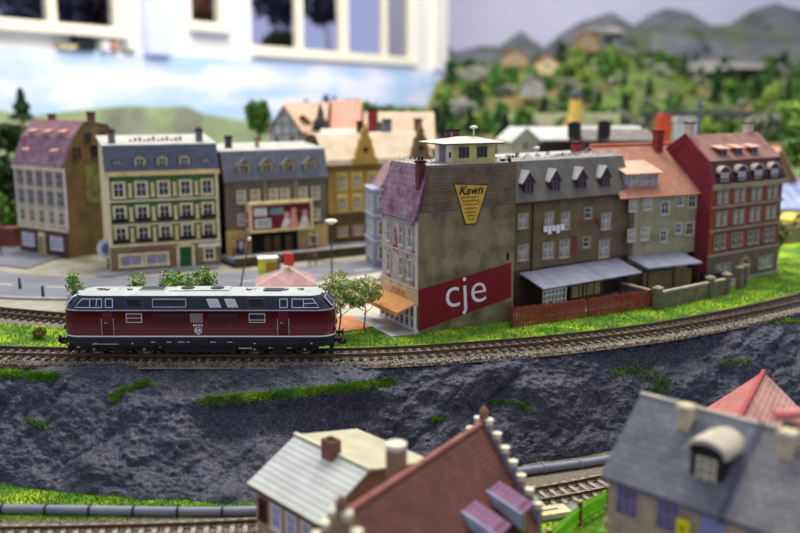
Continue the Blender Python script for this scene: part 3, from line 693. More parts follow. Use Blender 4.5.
    # ends: windscreens, lamps, buffers, coupler
    for s in(-1,1):
        for y in(-.62,.62):
            b=MB(); x0,x1=s*(L-.2),s*(L-.78)
            vs=[(x0,y-.48,3.72),(x0,y+.48,3.72),(x1,y+.42,4.38),(x1,y-.42,4.38)]
            o=[(v[0]+s*.09,v[1],v[2]+.05) for v in vs]; b.add(vs+o,[(0,1,2,3),(4,5,6,7),(0,1,5,4),(1,2,6,5),(2,3,7,6),(3,0,4,7)],0)
            cc=[sum(v[i] for v in o)/4 for i in range(3)]; i_=[(cc[0]+(v[0]-cc[0])*.86+s*.012,cc[1]+(v[1]-cc[1])*.86,cc[2]+(v[2]-cc[2])*.86+.012) for v in o]; b.add(i_,[(0,1,2,3)],1); b.build('windscreen',[m_chr,m_lgl],root)
            MB().cyl((s*(L-.25),y*1.5,2.1),(s*(L+.06),y*1.5,2.1),.17,n=14).cyl((s*(L+.05),y*1.5,2.1),(s*(L+.08),y*1.5,2.1),.13,n=14,mi=1).build('headlamp',[m_skirt,m_white2],root)
            b=MB(); yy=y*1.62; b.cyl((s*(L-.3),yy,1.22),(s*(L+.4),yy,1.22),.12,n=10); b.cyl((s*(L+.4),yy,1.22),(s*(L+.5),yy,1.22),.27,.25,n=14); b.build('buffer',m_bog,root)
            MB().tube([(s*(L),y*.4,1.0),(s*(L+.22),y*.45,.85),(s*(L+.2),y*.45,.5)],.045,6).build('air_hose',m_bog,root)
        MB().cyl((s*(L-1.0),0,4.5),(s*(L-.82),0,4.45),.15,n=12).build('headlamp',m_white2,root)
        b=MB(); b.box(s*(L-.5),-.2,.75,s*(L+.35),.2,.9); b.box(s*(L+.3),-.28,.62,s*(L+.75),.28,.8); b.box(s*(L+.6),-.28,.8,s*(L+.75),.28,1.0); b.build('coupler',m_bog,root)
        b=MB(); b.box(s*(L-.4),-1.2,.3,s*(L-.15),1.2,.75); b.build('rail_guard',m_bog,root)
    # bogies
    for cx in(-5.9,5.9):
        b=MB()
        for s in(-1,1):
            b.box(cx-2.9,s*1.15,.62,cx+2.9,s*1.38,1.05)
            b.prism([(cx-2.9,s*1.15,.62),(cx-2.4,s*1.15,.32),(cx-1.2,s*1.15,.32),(cx-.8,s*1.15,.62)],(0,s*.2,0)); b.prism([(cx+2.9,s*1.15,.62),(cx+2.4,s*1.15,.32),(cx+1.2,s*1.15,.32),(cx+.8,s*1.15,.62)],(0,s*.2,0))
            b.box(cx-.5,s*1.15,.25,cx+.5,s*1.48,.9)
            for k in(-1,1):
                for q in(-.55,.55): b.cyl((cx+k*1.85+q,s*1.42,.5),(cx+k*1.85+q,s*1.42,.98),.14,n=8)
        b.box(cx-1.0,-1.15,.6,cx+1.0,1.15,.9)
        b.build('bogie_frame',m_bog,root)
        for k in(-1,1):
            ax=MB(); 
            for s in(-1,1):
                ax.cyl((0,s*.7,0),(0,s*.98,0),.55,n=24,mi=0); ax.cyl((0,s*.66,0),(0,s*.7,0),.61,n=24,mi=1); ax.cyl((0,s*.98,0),(0,s*.99,0),.5,.42,n=24,mi=1)
            ax.cyl((0,-.9,0),(0,.9,0),.12,n=8); ax.build('wheelset',[m_bog,m_steel],root,(cx+k*1.85,0,.55))
            for s in(-1,1): MB().box(-.28,s*1.3,-.2,.28,s*1.5,.22).cyl((0,s*1.5,0),(0,s*1.56,0),.1,n=10,mi=1).build('axle_box',[m_bog,m_steel],root,(cx+k*1.85,0,.55))
    b=MB(); b.box(-2.6,-1.45,.3,2.6,1.45,.8); b.box(-2.9,-1.3,.45,2.9,1.3,.8); b.build('fuel_tank',m_bog,root)
    MB().box(X(236),-1.62,.62,X(246),-1.5,.68).build('brake_lever',m_line,root)
    MB().box(X(247),-1.62,.55,X(248),-1.5,.75).build('brake_handle',M('yellow_dot',(200,190,60),.5,nz=None),root)
loco()
# ================================================================ TOWN
m_slate=M('slate_blue',(84,90,112),.6,tex=('brick',.5,.32,.03,(74,80,102),(50,54,70)),nz=(1,.12))
m_slateg=M('slate_grey',(104,108,118),.6,tex=('brick',.5,.32,.03,(92,96,108),(66,68,78)),nz=(1,.15))
m_purp=M('purple_tile',(150,120,136),.6,tex=('brick',.4,.5,.03,(132,104,122),(94,72,88)),nz=(.8,.2),col2=(110,60,84),thr=(1.2,.5,.68))
m_tile=M('red_tile',(190,136,112),.7,tex=('brick',.35,.4,.03,(174,120,98),(130,86,70)),nz=(1.5,.12))
m_flat=M('pale_flat_roof',(172,172,168),.8,nz=(1.5,.12))
# ---------- A: purple mansard corner house far left
def houseA():
    h=House('corner_house','cream corner house with purple mansard roof and bare brown side wall, far left',(-47.85,47.6),-35,10.0,8.6); W,D=h.W,h.D
    mc=M('cream_plaster_A',(190,180,160),.8,nz=(1.5,.15)); mb=M('brown_side_A',(118,96,60),.85,nz=(2,.22),tex=('brick',.5,.16,.012,(110,88,54),(92,74,46))); md=M('dark_ground_A',(84,62,54),.8)
    pr=[(0,10.8),(1.4,14.2),(3.2,16.0),(6.4,15.6),(8.6,11.2)]
    h.body('walls',pr,[mc,mb]); 
    h.sheet('mansard_roof',[(-.25,10.7),(1.4,14.2)],-.2,W+.15,.15,m_purp); h.sheet('upper_roof',[(1.35,14.2),(3.2,16.1),(6.4,15.7),(9.1,11.1)],-.2,W+.1,.15,M('roof_A',(150,112,120),.7,tex=('brick',.4,.4,.03,(138,100,108),(100,70,78))))
    h.box('shop_storey',-.06,-.12,-.3,W,.0,3.1,md); h.box('cornice',-.2,-.35,10.4,W+.1,0,10.8,m_cream); h.box('storey_band',-.08,-.22,3.1,W+.02,0,3.35,m_cream)
    mg=M('grey_surround',(150,142,138),.7)
    for r_,z in enumerate((3.9,6.2,8.5)):
        for i in range(5): h.win('f',W*(i+.5)/5,z,1.0,1.5,mg if r_ else m_cream,pane=m_pane)
        h.box('storey_band',-.05,-.15,z+1.9,W,0,z+2.0,m_cream) if z<8 else 0
    for i in range(6): h.box('pilaster',W*i/5-.1,-.12,3.4,W*i/5+.1,0,10.4,m_white)
    lb=M('shop_glass_blue',(170,178,210),.2,nz=(1,.2))
    for u in(2.0,7.8): h.win('f',u,.9,2.2,1.4,m_white,pane=lb,cols=3,rows=1,out=.12)
    MB().box(-.6,-.3,-.1,.6,0,2.7).box(-.45,-.34,0,.45,-.3,2.3,1).build('front_door',[m_cream,M('beige_door',(160,140,100),.6)],h.root,(4.9,-.05,0))
    for i in range(3): dormer(h.root,(2.0+i*2.9,.35,11.8),1.0,.9,1.6,'shed',m_white,M('pink_dormer_roof',(206,150,138),.7),m_white) if i!=1 else 0
    for i in range(3): dormer(h.root,(1.9+i*3.0,1.5,14.2),1.0,.7,2.0,'shed',m_white,MATS['pink_dormer_roof'],m_white)
    h.win('r',1.9,12.0,.8,1.0,M('dark_frame',(50,36,30),.7),frame=m_wood); h.win('r',4.6,12.0,1.2,1.2,MATS['dark_frame'],frame=m_wood); h.win('r',7.2,12,.8,1.0,MATS['dark_frame'],frame=m_wood)
    for u in(3.6,5.6): h.win('r',u,14.0,.6,.7,MATS['dark_frame'],frame=m_wood)
    h.box('faded_wall_panel',W,2.8,6.3,W+.05,8.0,10.9,M('olive_ad',(112,110,62),.8,nz=(1,.35)),'faded olive painted advertisement')
    o=MB().cyl((0,0,0),(.06,0,0),1.35,n=28).cyl((.06,0,0),(.08,0,0),.8,n=24,mi=1).box(.07,-1.4,-.22,.1,1.4,.22,1).build('round_logo',[M('orange_logo',(206,92,38),.7,nz=(.8,.25)),MATS['brown_side_A']],h.root,(W,6.3,4.3)); o['label']='orange round painted logo'
    h.chimney(W-.5,4.6,15.2,17.3); h.chimney(2.2,4.2,15.6,17.0); h.chimney(W-.4,8.0,12.3,13.6,.6,.6)
houseA()
# ---------- B: green house
def houseB():
    h=House('town_house','green and cream four-storey house with a slate blue mansard roof',(-31.9,33.2),23,12.05,8); W,D=h.W,h.D
    mg=M('green_plaster',(72,112,66),.8,nz=(1.5,.15)); mt=M('tan_ground_B',(150,126,96),.85,tex=('brick',1,.45,.03,(140,116,88),(110,92,70)))
    pr=[(0,10.9),(1.1,13.6),(7.6,14.5),(8,11)]
    h.body('walls',pr,[mg,m_cream]); h.sheet('mansard_roof',[(-.2,10.95),(1.0,13.75)],-.2,W+.2,.15,M('mansard_navy',(70,80,98),.6,tex=('brick',.5,.32,.03,(62,72,90),(42,48,62)))); h.sheet('flat_roof',[(.85,13.7),(7.7,14.5)],-.25,W+.25,.2,m_flat)
    h.box('shop_storey',-.06,-.12,-.3,W+.06,0,2.75,mt); h.box('cornice',-.25,-.4,10.55,W+.25,0,11.05,M('ochre_cornice',(214,190,130),.7)); h.box('string_course',-.1,-.25,2.75,W+.1,0,3.05,m_cream)
    for z in(5.35,8.0): h.box('string_course',-.05,-.2,z-.28,W+.05,0,z-.1,m_cream)
    for z in(3.35,5.65,8.3):
        for i in range(5):
            u=W*(i+.5)/5
            h.win('f',u,z,1.05,1.45,m_cream,t=.2)
            if z<8: MB().box(-.8,-.4,-.1,.8,-.15,.25).box(-.85,-.45,.2,.85,-.12,.28).build('balcony_box',m_iron,h.root,(u,0,z-.05))
            if i<4: MB().box(-.16,-.16,0,.16,0,1.3).box(-.25,-.2,1.3,.25,0,1.45).box(-.22,-.2,-.1,.22,0,.05).build('pilaster',M('yellow_ornament',(226,208,150),.7),h.root,(u+W/10,0,z))
    for x in(-.05,W-.25): h.box('corner_pilaster',x,-.16,3,x+.3,0,10.6,m_cream)
    h.win('f',2.1,.6,2.3,1.15,m_cream,out=.12,pane=M('shop_glass_B',(150,152,168),.2,nz=(.8,.3)),cols=2,rows=1,t=.2); h.win('f',4.9,.6,2.3,1.15,m_cream,out=.12,pane=MATS['shop_glass_B'],cols=2,rows=1,t=.2); h.win('f',10.8,.75,1.0,1.2,m_cream,out=.12,t=.2)
    o=MB().box(-1.0,-.3,-.2,-.7,0,2.4).box(.7,-.3,-.2,1.0,0,2.4).prism([(-1.15,0,2.4),(1.15,0,2.4),(0,0,2.95)],(0,-.35,0)).box(-.7,-.2,-.2,.7,-.1,2.4,1).build('front_door',[m_cream,M('green_door',(30,92,44),.5)],h.root,(8.1,0,0)); o['label']='green door with cream pediment'
    h.box('shop_sign',2.2,-.2,2.05,6.0,-.1,2.45,M('sign_brown',(120,96,80),.7)); h.box('shop_sign',9.5,-.4,2.2,12.1,-.1,2.6,M('sign_pale',(214,218,220),.6))
    for i,st_ in enumerate(('arch','gable','gable','gable','arch')):
        dormer(h.root,(W*(i+.5)/5,.0 if st_=='gable' else .15,11.2),1.25 if st_=='gable' else 1.0,1.25 if st_=='gable' else .8,1.6,st_,M('dormer_grey',(150,146,132),.7),MATS['mansard_navy'],m_cream,over=.08)
    for x in(1.0,10.6): h.chimney(x,2.2,13.7,15.5,.7,.7,M('grey_chimney',(120,112,106),.8),pots=2)
    b=MB()
    for i in range(12): b.box(3.0+i*.5,3.0,14.0,3.25+i*.5,3.4,14.35+.15*(i%3))
    b.build('roof_ridge_caps',M('rust_caps',(170,96,84),.7),h.root)
houseB()
# ---------- C: cinema
def houseC():
    h=House('cinema_building','grey cinema building with four gabled dormers and a lit billboard over the entrance',(-20.3,39.4),29,12.9,8,z0=.05); W,D=h.W,h.D
    mg=M('grey_brown_plaster',(124,114,98),.85,tex=('brick',.45,.17,.02,(114,104,90),(96,88,76)),nz=(1.5,.18)); mb=M('beige_ground_C',(190,164,108),.85,nz=(1.5,.12))
    pr=[(0,9.1),(1.0,12.3),(7.5,12.9),(8,9.2)]
    h.body('walls',pr,[mg,m_dark]); h.sheet('mansard_roof',[(-.25,9.1),(.9,12.4)],-.15,W+.15,.15,m_slateg); h.sheet('flat_roof',[(.75,12.35),(7.6,12.9)],-.2,W+.2,.18,m_flat)
    h.box('gutter',-.2,-.45,8.95,W+.2,-.2,9.15,M('gutter_zinc',(110,112,118),.4,nz=None,metal=.5))
    h.box('lower_front',-.05,-.14,-.3,W+.05,0,3.3,mb); h.box('entrance_recess',3.0,-.2,0,8.9,-.1,2.9,m_dark,'dark entrance hall'); h.box('side_door',1.1,-.2,0,2.1,-.1,2.1,m_dark); 
    for u in(4.6,5.8,7.3): h.box('entrance_door',u,-.26,0,u+.8,-.2,2.3,M('dim_door',(96,80,50),.4,nz=None))
    h.win('f',10.9,1.0,1.0,1.0,m_cream,pane=m_panel,rows=1,out=.2); h.box('poster_case',10.2,-.2,.9,11.6,-.14,2.1,M('poster_grey',(170,158,140),.6))
    for i,u in enumerate((1.95,3.7,5.95,7.4,9.75,11.4)):
        h.win('f',u,6.5,.85,1.35,m_cream,pane=m_panel)
        h.win('f',u,3.9,.85,1.2,m_cream,pane=m_panel)
    for u in(4.75,8.6): h.box('pilaster',u,-.2,3.3,u+.3,0,8.9,M('pale_pilaster',(150,140,118),.8))
    for i in range(4): dormer(h.root,(W*(.19+.215*i),.0,9.7),1.7,1.15,2,'gable',M('dormer_C',(160,146,118),.8),M('dormer_C_roof',(128,128,126),.6),m_cream,over=.22)
    h.chimney(1.7,3.2,12.5,14.2,.7,.6,M('dark_chimney',(80,66,64),.8)); h.chimney(5.2,3.0,12.5,13.9,.45,.45,M('ochre_chimney',(190,160,110),.8)); 
    # billboard box
    s=thing('cinema_billboard','cream framed film billboard box mounted above the cinema entrance','billboard'); s.parent=None
    c,n=math.cos(h.rot),math.sin(h.rot)
    s.location=(h.foot[0]+c*2.35+n*.15,h.foot[1]+n*2.35-c*.15,3.1); s.rotation_euler=(0,0,h.rot)
    bw,bh=8.0,3.5
    b=MB(); f=.28
    b.box(0,-1.5,0,bw,0,f); b.box(0,-1.5,bh-f,bw,0,bh); b.box(0,-1.5,f,f,-1.2,bh-f); b.box(bw-f,-1.5,f,bw,-1.2,bh-f); b.box(.0,-.2,f,bw,0,bh-f); b.box(0,-1.3,f,.1,0,bh-f,1); b.box(bw-.1,-1.3,f,bw,0,bh-f,1)
    b.build('box_frame',[M('cream_frame',(222,204,150),.6),m_white],s)
    b=MB(); b.box(f,-1.25,f,bw-f,-1.15,bh-f,0)
    b.box(.6,-1.3,1.9,2.2,-1.25,2.9,1); b.box(2.6,-1.3,2.0,4.3,-1.25,2.8,2); b.box(.7,-1.3,.5,2.7,-1.25,1.6,1); b.box(.9,-1.32,.65,2.5,-1.3,1.45,3)
    b.build('poster',[M('poster_dark_red',(104,34,36),.5,nz=(1,.3)),M('poster_white',(214,214,206),.5),M('poster_teal',(110,150,150),.5),M('poster_grey2',(150,168,164),.5)],s)
    b=MB()
    for x,hh,m in((4.6,1.5,0),(5.5,1.9,1),(6.9,1.6,0)):
        b.prism([(x-.75,-1.3,f),(x+.75,-1.3,f),(x+.35,-1.3,hh),(x-.2,-1.3,hh+.1)],(0,-.04,0),m)
        b.cyl((x+.1,-1.3,hh+.4),(x+.1,-1.34,hh+.4),.38,n=14,mi=1)
    b.build('poster_figures',[M('poster_pale',(226,214,210),.5),M('poster_skin',(214,150,138),.5)],s)
    b=MB(); b.cyl((-.02,-.7,2.0),(-.05,-.7,2.0),.5,n=16); b.box(-.05,-1.1,.6,-.02,-.3,1.2); b.build('side_emblem',M('red_print',(200,90,100),.5),s)
houseC()
# ---------- D: ochre house
def houseD():
    h=House('town_house','ochre yellow house with an ornate curved gable and pale roof, right of the cinema',(-9.0,47.6),30,15.5,9,z0=.05); W,D=h.W,h.D
    mo=M('ochre_plaster',(184,148,72),.85,nz=(1.5,.18)); md=M('brown_ground_D',(96,78,48),.85,nz=(1.5,.2)); my=M('yellow_panel',(222,196,120),.8)
    h.body('walls',[(0,10.3),(3.5,13.8),(6,13.8),(9,10.3)],[mo,md]); h.sheet('roof',[(-.2,10.2),(3.4,13.9),(6,13.9),(9,10.2)],-.1,W+.1,.15,M('beige_roof',(206,188,162),.8,nz=(2,.1)))
    h.box('ground_storey',-.05,-.12,-.3,W,0,4.0,md); h.box('cornice',-.1,-.45,9.7,W+.1,0,10.3,M('brown_cornice',(112,78,40),.8)); h.box('string_course',-.05,-.2,3.9,W,0,4.2,md)
    for i in range(6):
        u=1.9+i*2.15
        for z in(4.7,7.4):
            h.box('window_bay',u-.75,-.12,z-.4,u+.75,0,z+2.0,my); h.win('f',u,z,.85,1.35,M('ochre_trim',(206,170,96),.8),pane=m_panel,out=.12)
        h.win('f',u,1.3,1.3,1.1,M('ochre_trim',(0,0,0)),pane=m_panel,rows=1,out=.12)
    b=MB()
    for i in range(46): b.cyl((i*.33,0,0),(i*.33,0,.5),.07,n=6)
    b.box(-.1,-.1,.5,W,.1,.62); b.build('balustrade',M('baluster_grey',(150,140,124),.8),h.root,(.1,-.2,10.3))
    for u,nm in((5.2,0),(13.4,1)):
        half=[(1.9,0),(1.75,.9),(1.35,1.0),(1.15,2.2),(.95,2.5),(.85,3.3),(.5,3.6),(.42,4.4)]
        pts=[(x,0,z) for x,z in half]+[(0,0,5.0)]+[(-x,0,z) for x,z in reversed(half)]
        o=MB().prism(pts,(0,.6,0),0).ball((0,.3,5.15),.22,0).cyl((0,-.04,2.0),(0,0,2.0),.35,n=14,mi=1).build('curved_gable',[MATS['ochre_plaster'] if not nm else M('brown_gable',(120,96,60),.8),m_dark],h.root,(u,-.35,10.1))
        # trim
        o['label']='ornate curved ochre gable' if not nm else 'ornate curved brown gable'
    h.chimney(11,4.6,13.6,15.8,1.1,.7,M('blue_grey_stack',(112,118,126),.7)); h.chimney(6.9,4.6,13.6,15.6,.6,.6,m_wood)
houseD()
# ---------- E: corner building with gable wall
m_plas=M('weathered_plaster',(136,128,98),.9,nz=(2.2,.2),col2=(96,84,66),thr=(1.7,.45,.7),bump=(.25,.25),detail=8)
def houseE():
    h=House('corner_building','tall brown corner building with a dark red wall band reading cje and a yellow sign',(1.45,7.15),27,9.35,6.6); W,D=h.W,h.D; z9=9.35
    prof=[(0,-.4),(0,z9),(1.05,13.55),(W,13.55),(W,-.4)]
    pts=[(x,0,z) for x,z in prof]
    pale=M('pale_patched_plaster',(184,174,172),.85,nz=(1,.12),col2=(150,84,92),thr=(1.15,.56,.61))
    MB().prism(pts,(0,D,0),[pale,m_plas,m_plas,m_plas,m_plas] and [1,0,0,0,0],mcap=0).build('walls',[m_plas,pale],h.root)
    # slate-boarded upper gable
    b=MB(); q=[(.15,z9+.55),(1.12,13.5),(W,13.5),(W,z9+.9)]
    b.prism([(x,-.06,z) for x,z in q],(0,.06,0)); b.build('boarded_gable',M('gable_boards',(122,108,84),.85,nz=(1.6,.22),tex=('grid',40,.22,.02,(110,96,76),(78,68,54)),col2=(96,70,60),thr=(1.8,.52,.7)),h.root)
    b=MB(); b.prism([(-.12,-.1,z9),(.98,-.1,13.6),(W,-.1,13.6),(W,-.1,13.72),(.9,-.1,13.72),(-.25,-.1,z9)],(0,.12,0)); b.build('verge_board',M('verge_grey',(96,88,76),.8),h.root)
    # left slope purple tiles
    b=MB(); b.prism([(-.3,-.1,z9-.1),(-.42,-.1,z9+.0),(.93,-.1,13.7),(1.1,-.1,13.62)],(0,D+.2,0)); b.build('mansard_roof',m_purp,h.root)
    b=MB(); b.box(1.0,-.05,13.55,W,D,13.66); b.build('flat_roof',m_flat,h.root)
    h.box('gutter',-.45,-.1,z9-.12,-.25,D+.1,z9+.0,MATS['gutter_zinc'])
    # red band with lettering
    def fp(px,py,o=-.03): u,z=h.at(px,py,'f',-o); return (u,o,z)
    q=[h.at(a,b_) for a,b_ in((418.6,290),(511,262.5),(511,297),(418.6,331))]
    q=[(max(0,min(W,u)),z) for u,z in q]
    MB().prism([(u,-.05,z) for u,z in q],(0,.05,0)).build('red_band',M('crimson_paint',(122,22,34),.75,nz=(2,.12)),h.root)
    u0,z0=h.at(447,300);u1,z1=h.at(484,283); uc,zc=h.at(465.5,292.5)
    me=text_mesh('cje',3.75,m_white2,.01,offset=-.03); place('lettering_cje',me,h.root,(uc,-.07,zc+.1),(0,R(-3.5),0))
    q=[h.at(a,b_) for a,b_ in((453.5,184),(487.5,184.5),(475.5,223.5),(465,224))]
    ys=M('faded_yellow_sign',(206,170,66),.8,nz=(.5,.22),col2=(150,120,60),thr=(.9,.55,.75))
    MB().prism([(u,-.09,z) for u,z in q],(0,.06,0)).build('yellow_sign',ys,h.root)
    mk=M('sign_black',(30,24,20),.7,nz=None)
    b=MB(); Q=[(u,z) for u,z in q]
    for i in range(4):
        (a,c),(e,f)=Q[i],Q[(i+1)%4]; l=math.hypot(e-a,f-c); nx,nz_=-(f-c)/l*.035,(e-a)/l*.035
        b.prism([(a-nx,-.1,c-nz_),(e-nx,-.1,f-nz_),(e+nx,-.1,f+nz_),(a+nx,-.1,c+nz_)],(0,.02,0))
    b.build('sign_outline',mk,h.root)
    u,z=h.at(470,190.5); place('sign_script',text_mesh('Kawn',1.0,mk,.01,shear=.35,offset=.02),h.root,(u,-.1,z))
    b=MB()
    for k,(y,w) in enumerate(((197,22),(200.5,20),(204.5,18),(208,15),(212,12),(215.5,9),(219,7))):
        u,z=h.at(470.3,y); w=w/12.4/2
        x=-w
        while x<w:
            s_=random.uniform(.08,.3); b.box(u+x,-.1,z-.05,u+min(w,x+s_),-.088,z+.05); x+=s_+.07
    b.build('sign_small_print',M('print_brown',(120,84,34),.8,nz=None),h.root)
    h.box('small_vent',W-.75,-.06,5.4,W-.55,0,6.0,m_dark)
    # left face (towards camera left): windows u measured from the front corner
    mt=M('pale_stone_trim',(196,194,180),.8)
    for z in(4.35,7.0):
        for k,u in enumerate((1.25,2.9,5.2)): 
            w=h.win('l',u,z,.62,1.5,mt,pane=m_pane if not(z<5 and k==0) else M('green_pane',(30,96,66),.4))
    h.box('string_course',-.12,-.05,3.55,0,D,3.75,mt); h.box('string_course',-.1,-.05,6.45,0,D,6.55,mt); h.box('corner_quoin',-.08,-.03,3.7,0,.35,z9-.1,mt)
    # shop front on left face
    b=MB(); b.box(-.25,-.05,-.3,0,D,.35); b.box(-.2,-.05,2.35,0,D,3.5,1)
    n=7
    for i in range(n+1): b.box(-.32,i*(D-.3)/n+.0,-.1,-.08,i*(D-.3)/n+.22,2.4)
    b.box(-.3,0,1.15,-.1,D,1.25); b.box(-.1,0,.3,-.04,D,2.4,2)
    b.build('shop_front',[m_white,M('beige_fascia',(206,184,140),.8),m_pane],h.root)
    b=MB(); mo=M('orange_awning',(222,158,92),.7,nz=(1,.12))
    b.prism([(-.1,-.0,2.6),(-1.9,-.0,1.95),(-1.9,-.0,1.8),(-.1,-.0,2.45)],(0,D-.1,0)); b.box(-1.95,0,1.6,-1.85,D-.1,1.95); b.build('awning',mo,h.root)
    for k,(y,w_) in enumerate(((4.3,.3),(3.85,.34),(3.4,.26),(2.95,.36),(2.5,.3),(2.1,.24))):
        MB().box(-.03,-w_/2,-.22,0,-w_/2+.1,.24).box(-.03,-w_/2,.1 if k%2 else -.2,0,w_/2,.2 if k%2 else -.1).build('shop_lettering',M('orange_letters',(214,84,30),.6,nz=None),h.root,(-.2,y,2.95))
    h.box('pavement_slab',-2.6,-.35,-.1,0,D+1,.12,M('slab_grey',(176,176,180),.8))
    # roof pavilion
    x0,x1,y0,y1,z0,zt=4.15,8.35,1.7,4.7,13.66,15.35
    my=M('pale_yellow_wall',(212,202,126),.8); mw=M('pale_cream_wall',(222,222,190),.8)
    b=MB(); b.box(x0,y0,z0,x1,y1,zt,[0,0,1,0,0,0]); b.build('pavilion_walls',[my,mw],h.root)
    for px in(464.5,484): 
        u,z=h.at(px,156); window(h.root,(u+ (0.95 if px<470 else .85),y0,z0+.45),0,.78,.8,M('dark_green_frame',(60,64,48),.6),frame=MATS['dark_green_frame'],sill=False,t=.06)
    MB().box(-.06,-.5,0,0,.5,1.55).build('pavilion_door',M('mauve_door',(140,112,128),.7),h.root,(x0,3.4,z0)); MB().box(-.06,-.12,0,0,.12,.45).build('pavilion_slot',m_dark,h.root,(x0,2.1,z0+.45))
    b=MB(); e=.75; a=[(x0-e-.5,y0-e,zt),(x1+e*.6,y0-e,zt),(x1+e*.6,y1+e,zt),(x0-e-.5,y1+e,zt)]; b.add([(x,y,z-.12) for x,y,z in a]+a+[((x0+x1)/2-.8,(y0+y1)/2,zt+.45),((x0+x1)/2+.8,(y0+y1)/2,zt+.45)],[(0,3,2,1),(0,1,5,4),(1,2,6,5),(2,3,7,6),(3,0,4,7),(4,5,9,8),(5,6,9),(6,7,8,9),(7,4,8)],[1,1,1,1,1,0,0,0,0]); b.build('pavilion_roof',[M('pinkish_roof_sheet',(216,204,194),.7,nz=(1,.12)),M('roof_edge_dark',(84,70,54),.8)],h.root)
    for x,y in((4.9,3.9),(5.9,4.2)): h.chimney(x,y,15.4,16.4,.45,.4,M('dark_red_stack',(96,50,50),.8))
    MB().lathe([(.06,0),(.06,.85),(.38,.9),(.3,1.05),(.08,1.12)],14).build('vent_cowl',M('pale_cowl',(210,216,200),.5,nz=None),h.root,(6.9,2.9,15.6))
    h.chimney(.6,.75,11.2,14.1,.6,.6,M('dark_red_stack',(0,0,0)),pots=2)
    # roof railing ornaments
    b=MB()
    for i in range(8): b.cyl((1.4,.4+i*.8,13.6),(1.4,.4+i*.8,14.15),.05,n=6)
    b.box(1.36,.4,13.9,1.44,6.1,13.96); b.build('roof_railing',m_white,h.root)
    b=MB()
    for k in range(16):
        x=8.6+random.random()*.9; y=.2+k*.36; x-=.2; b.box(x,y,13.62,x+.25,y+.25,13.75+random.random()*.3,k%2)
    b.build('roof_clutter',[m_white,m_iron],h.root)
houseE()
# ---------- blue-grey house behind the corner building
def houseBlue():
    fx,fy=-2.95,36.2
    h=House('town_house','narrow pale blue-grey house tucked behind the corner building',(fx,fy),12,8,4.6); W,D=h.W,h.D; mb=M('blue_grey_plaster',(150,160,182),.8,nz=(1,.12))
    MB().box(0,0,-.3,W,D,9.0).build('walls',mb,h.root)
    b=MB(); b.prism([(.9,-.1,9.0),(2.3,-.1,11.6),(2.3,-.1,11.8),(.7,-.1,9.1)],(0,D+.2,0)); b.box(2.2,0,9.0,W,D,11.7,1); b.build('mansard_roof',[M('mauve_tile',(150,104,112),.7,tex=('grid',3,.4,.05,(140,94,102),(200,190,190))),mb],h.root)
    for z in(.9,3.7,6.5):
        for u in(1.0,3.2): h.win('l',u,z,.7,1.5,m_white)
        for u in(.9,2.6,4.3): h.win('f',u,z,.7,1.5,m_white)
    for z in(2.9,5.8,8.7): h.box('cornice',-.3,-.3,z,W,D+.1,z+.25,M('pale_blue_trim',(186,192,206),.7))
    for x in(-.1,): 
        for y in(0,2.1,4.4): MB().cyl((x,y,0),(x,y,8.7),.1,n=8).build('half_column',MATS['pale_blue_trim'],h.root)
houseBlue()
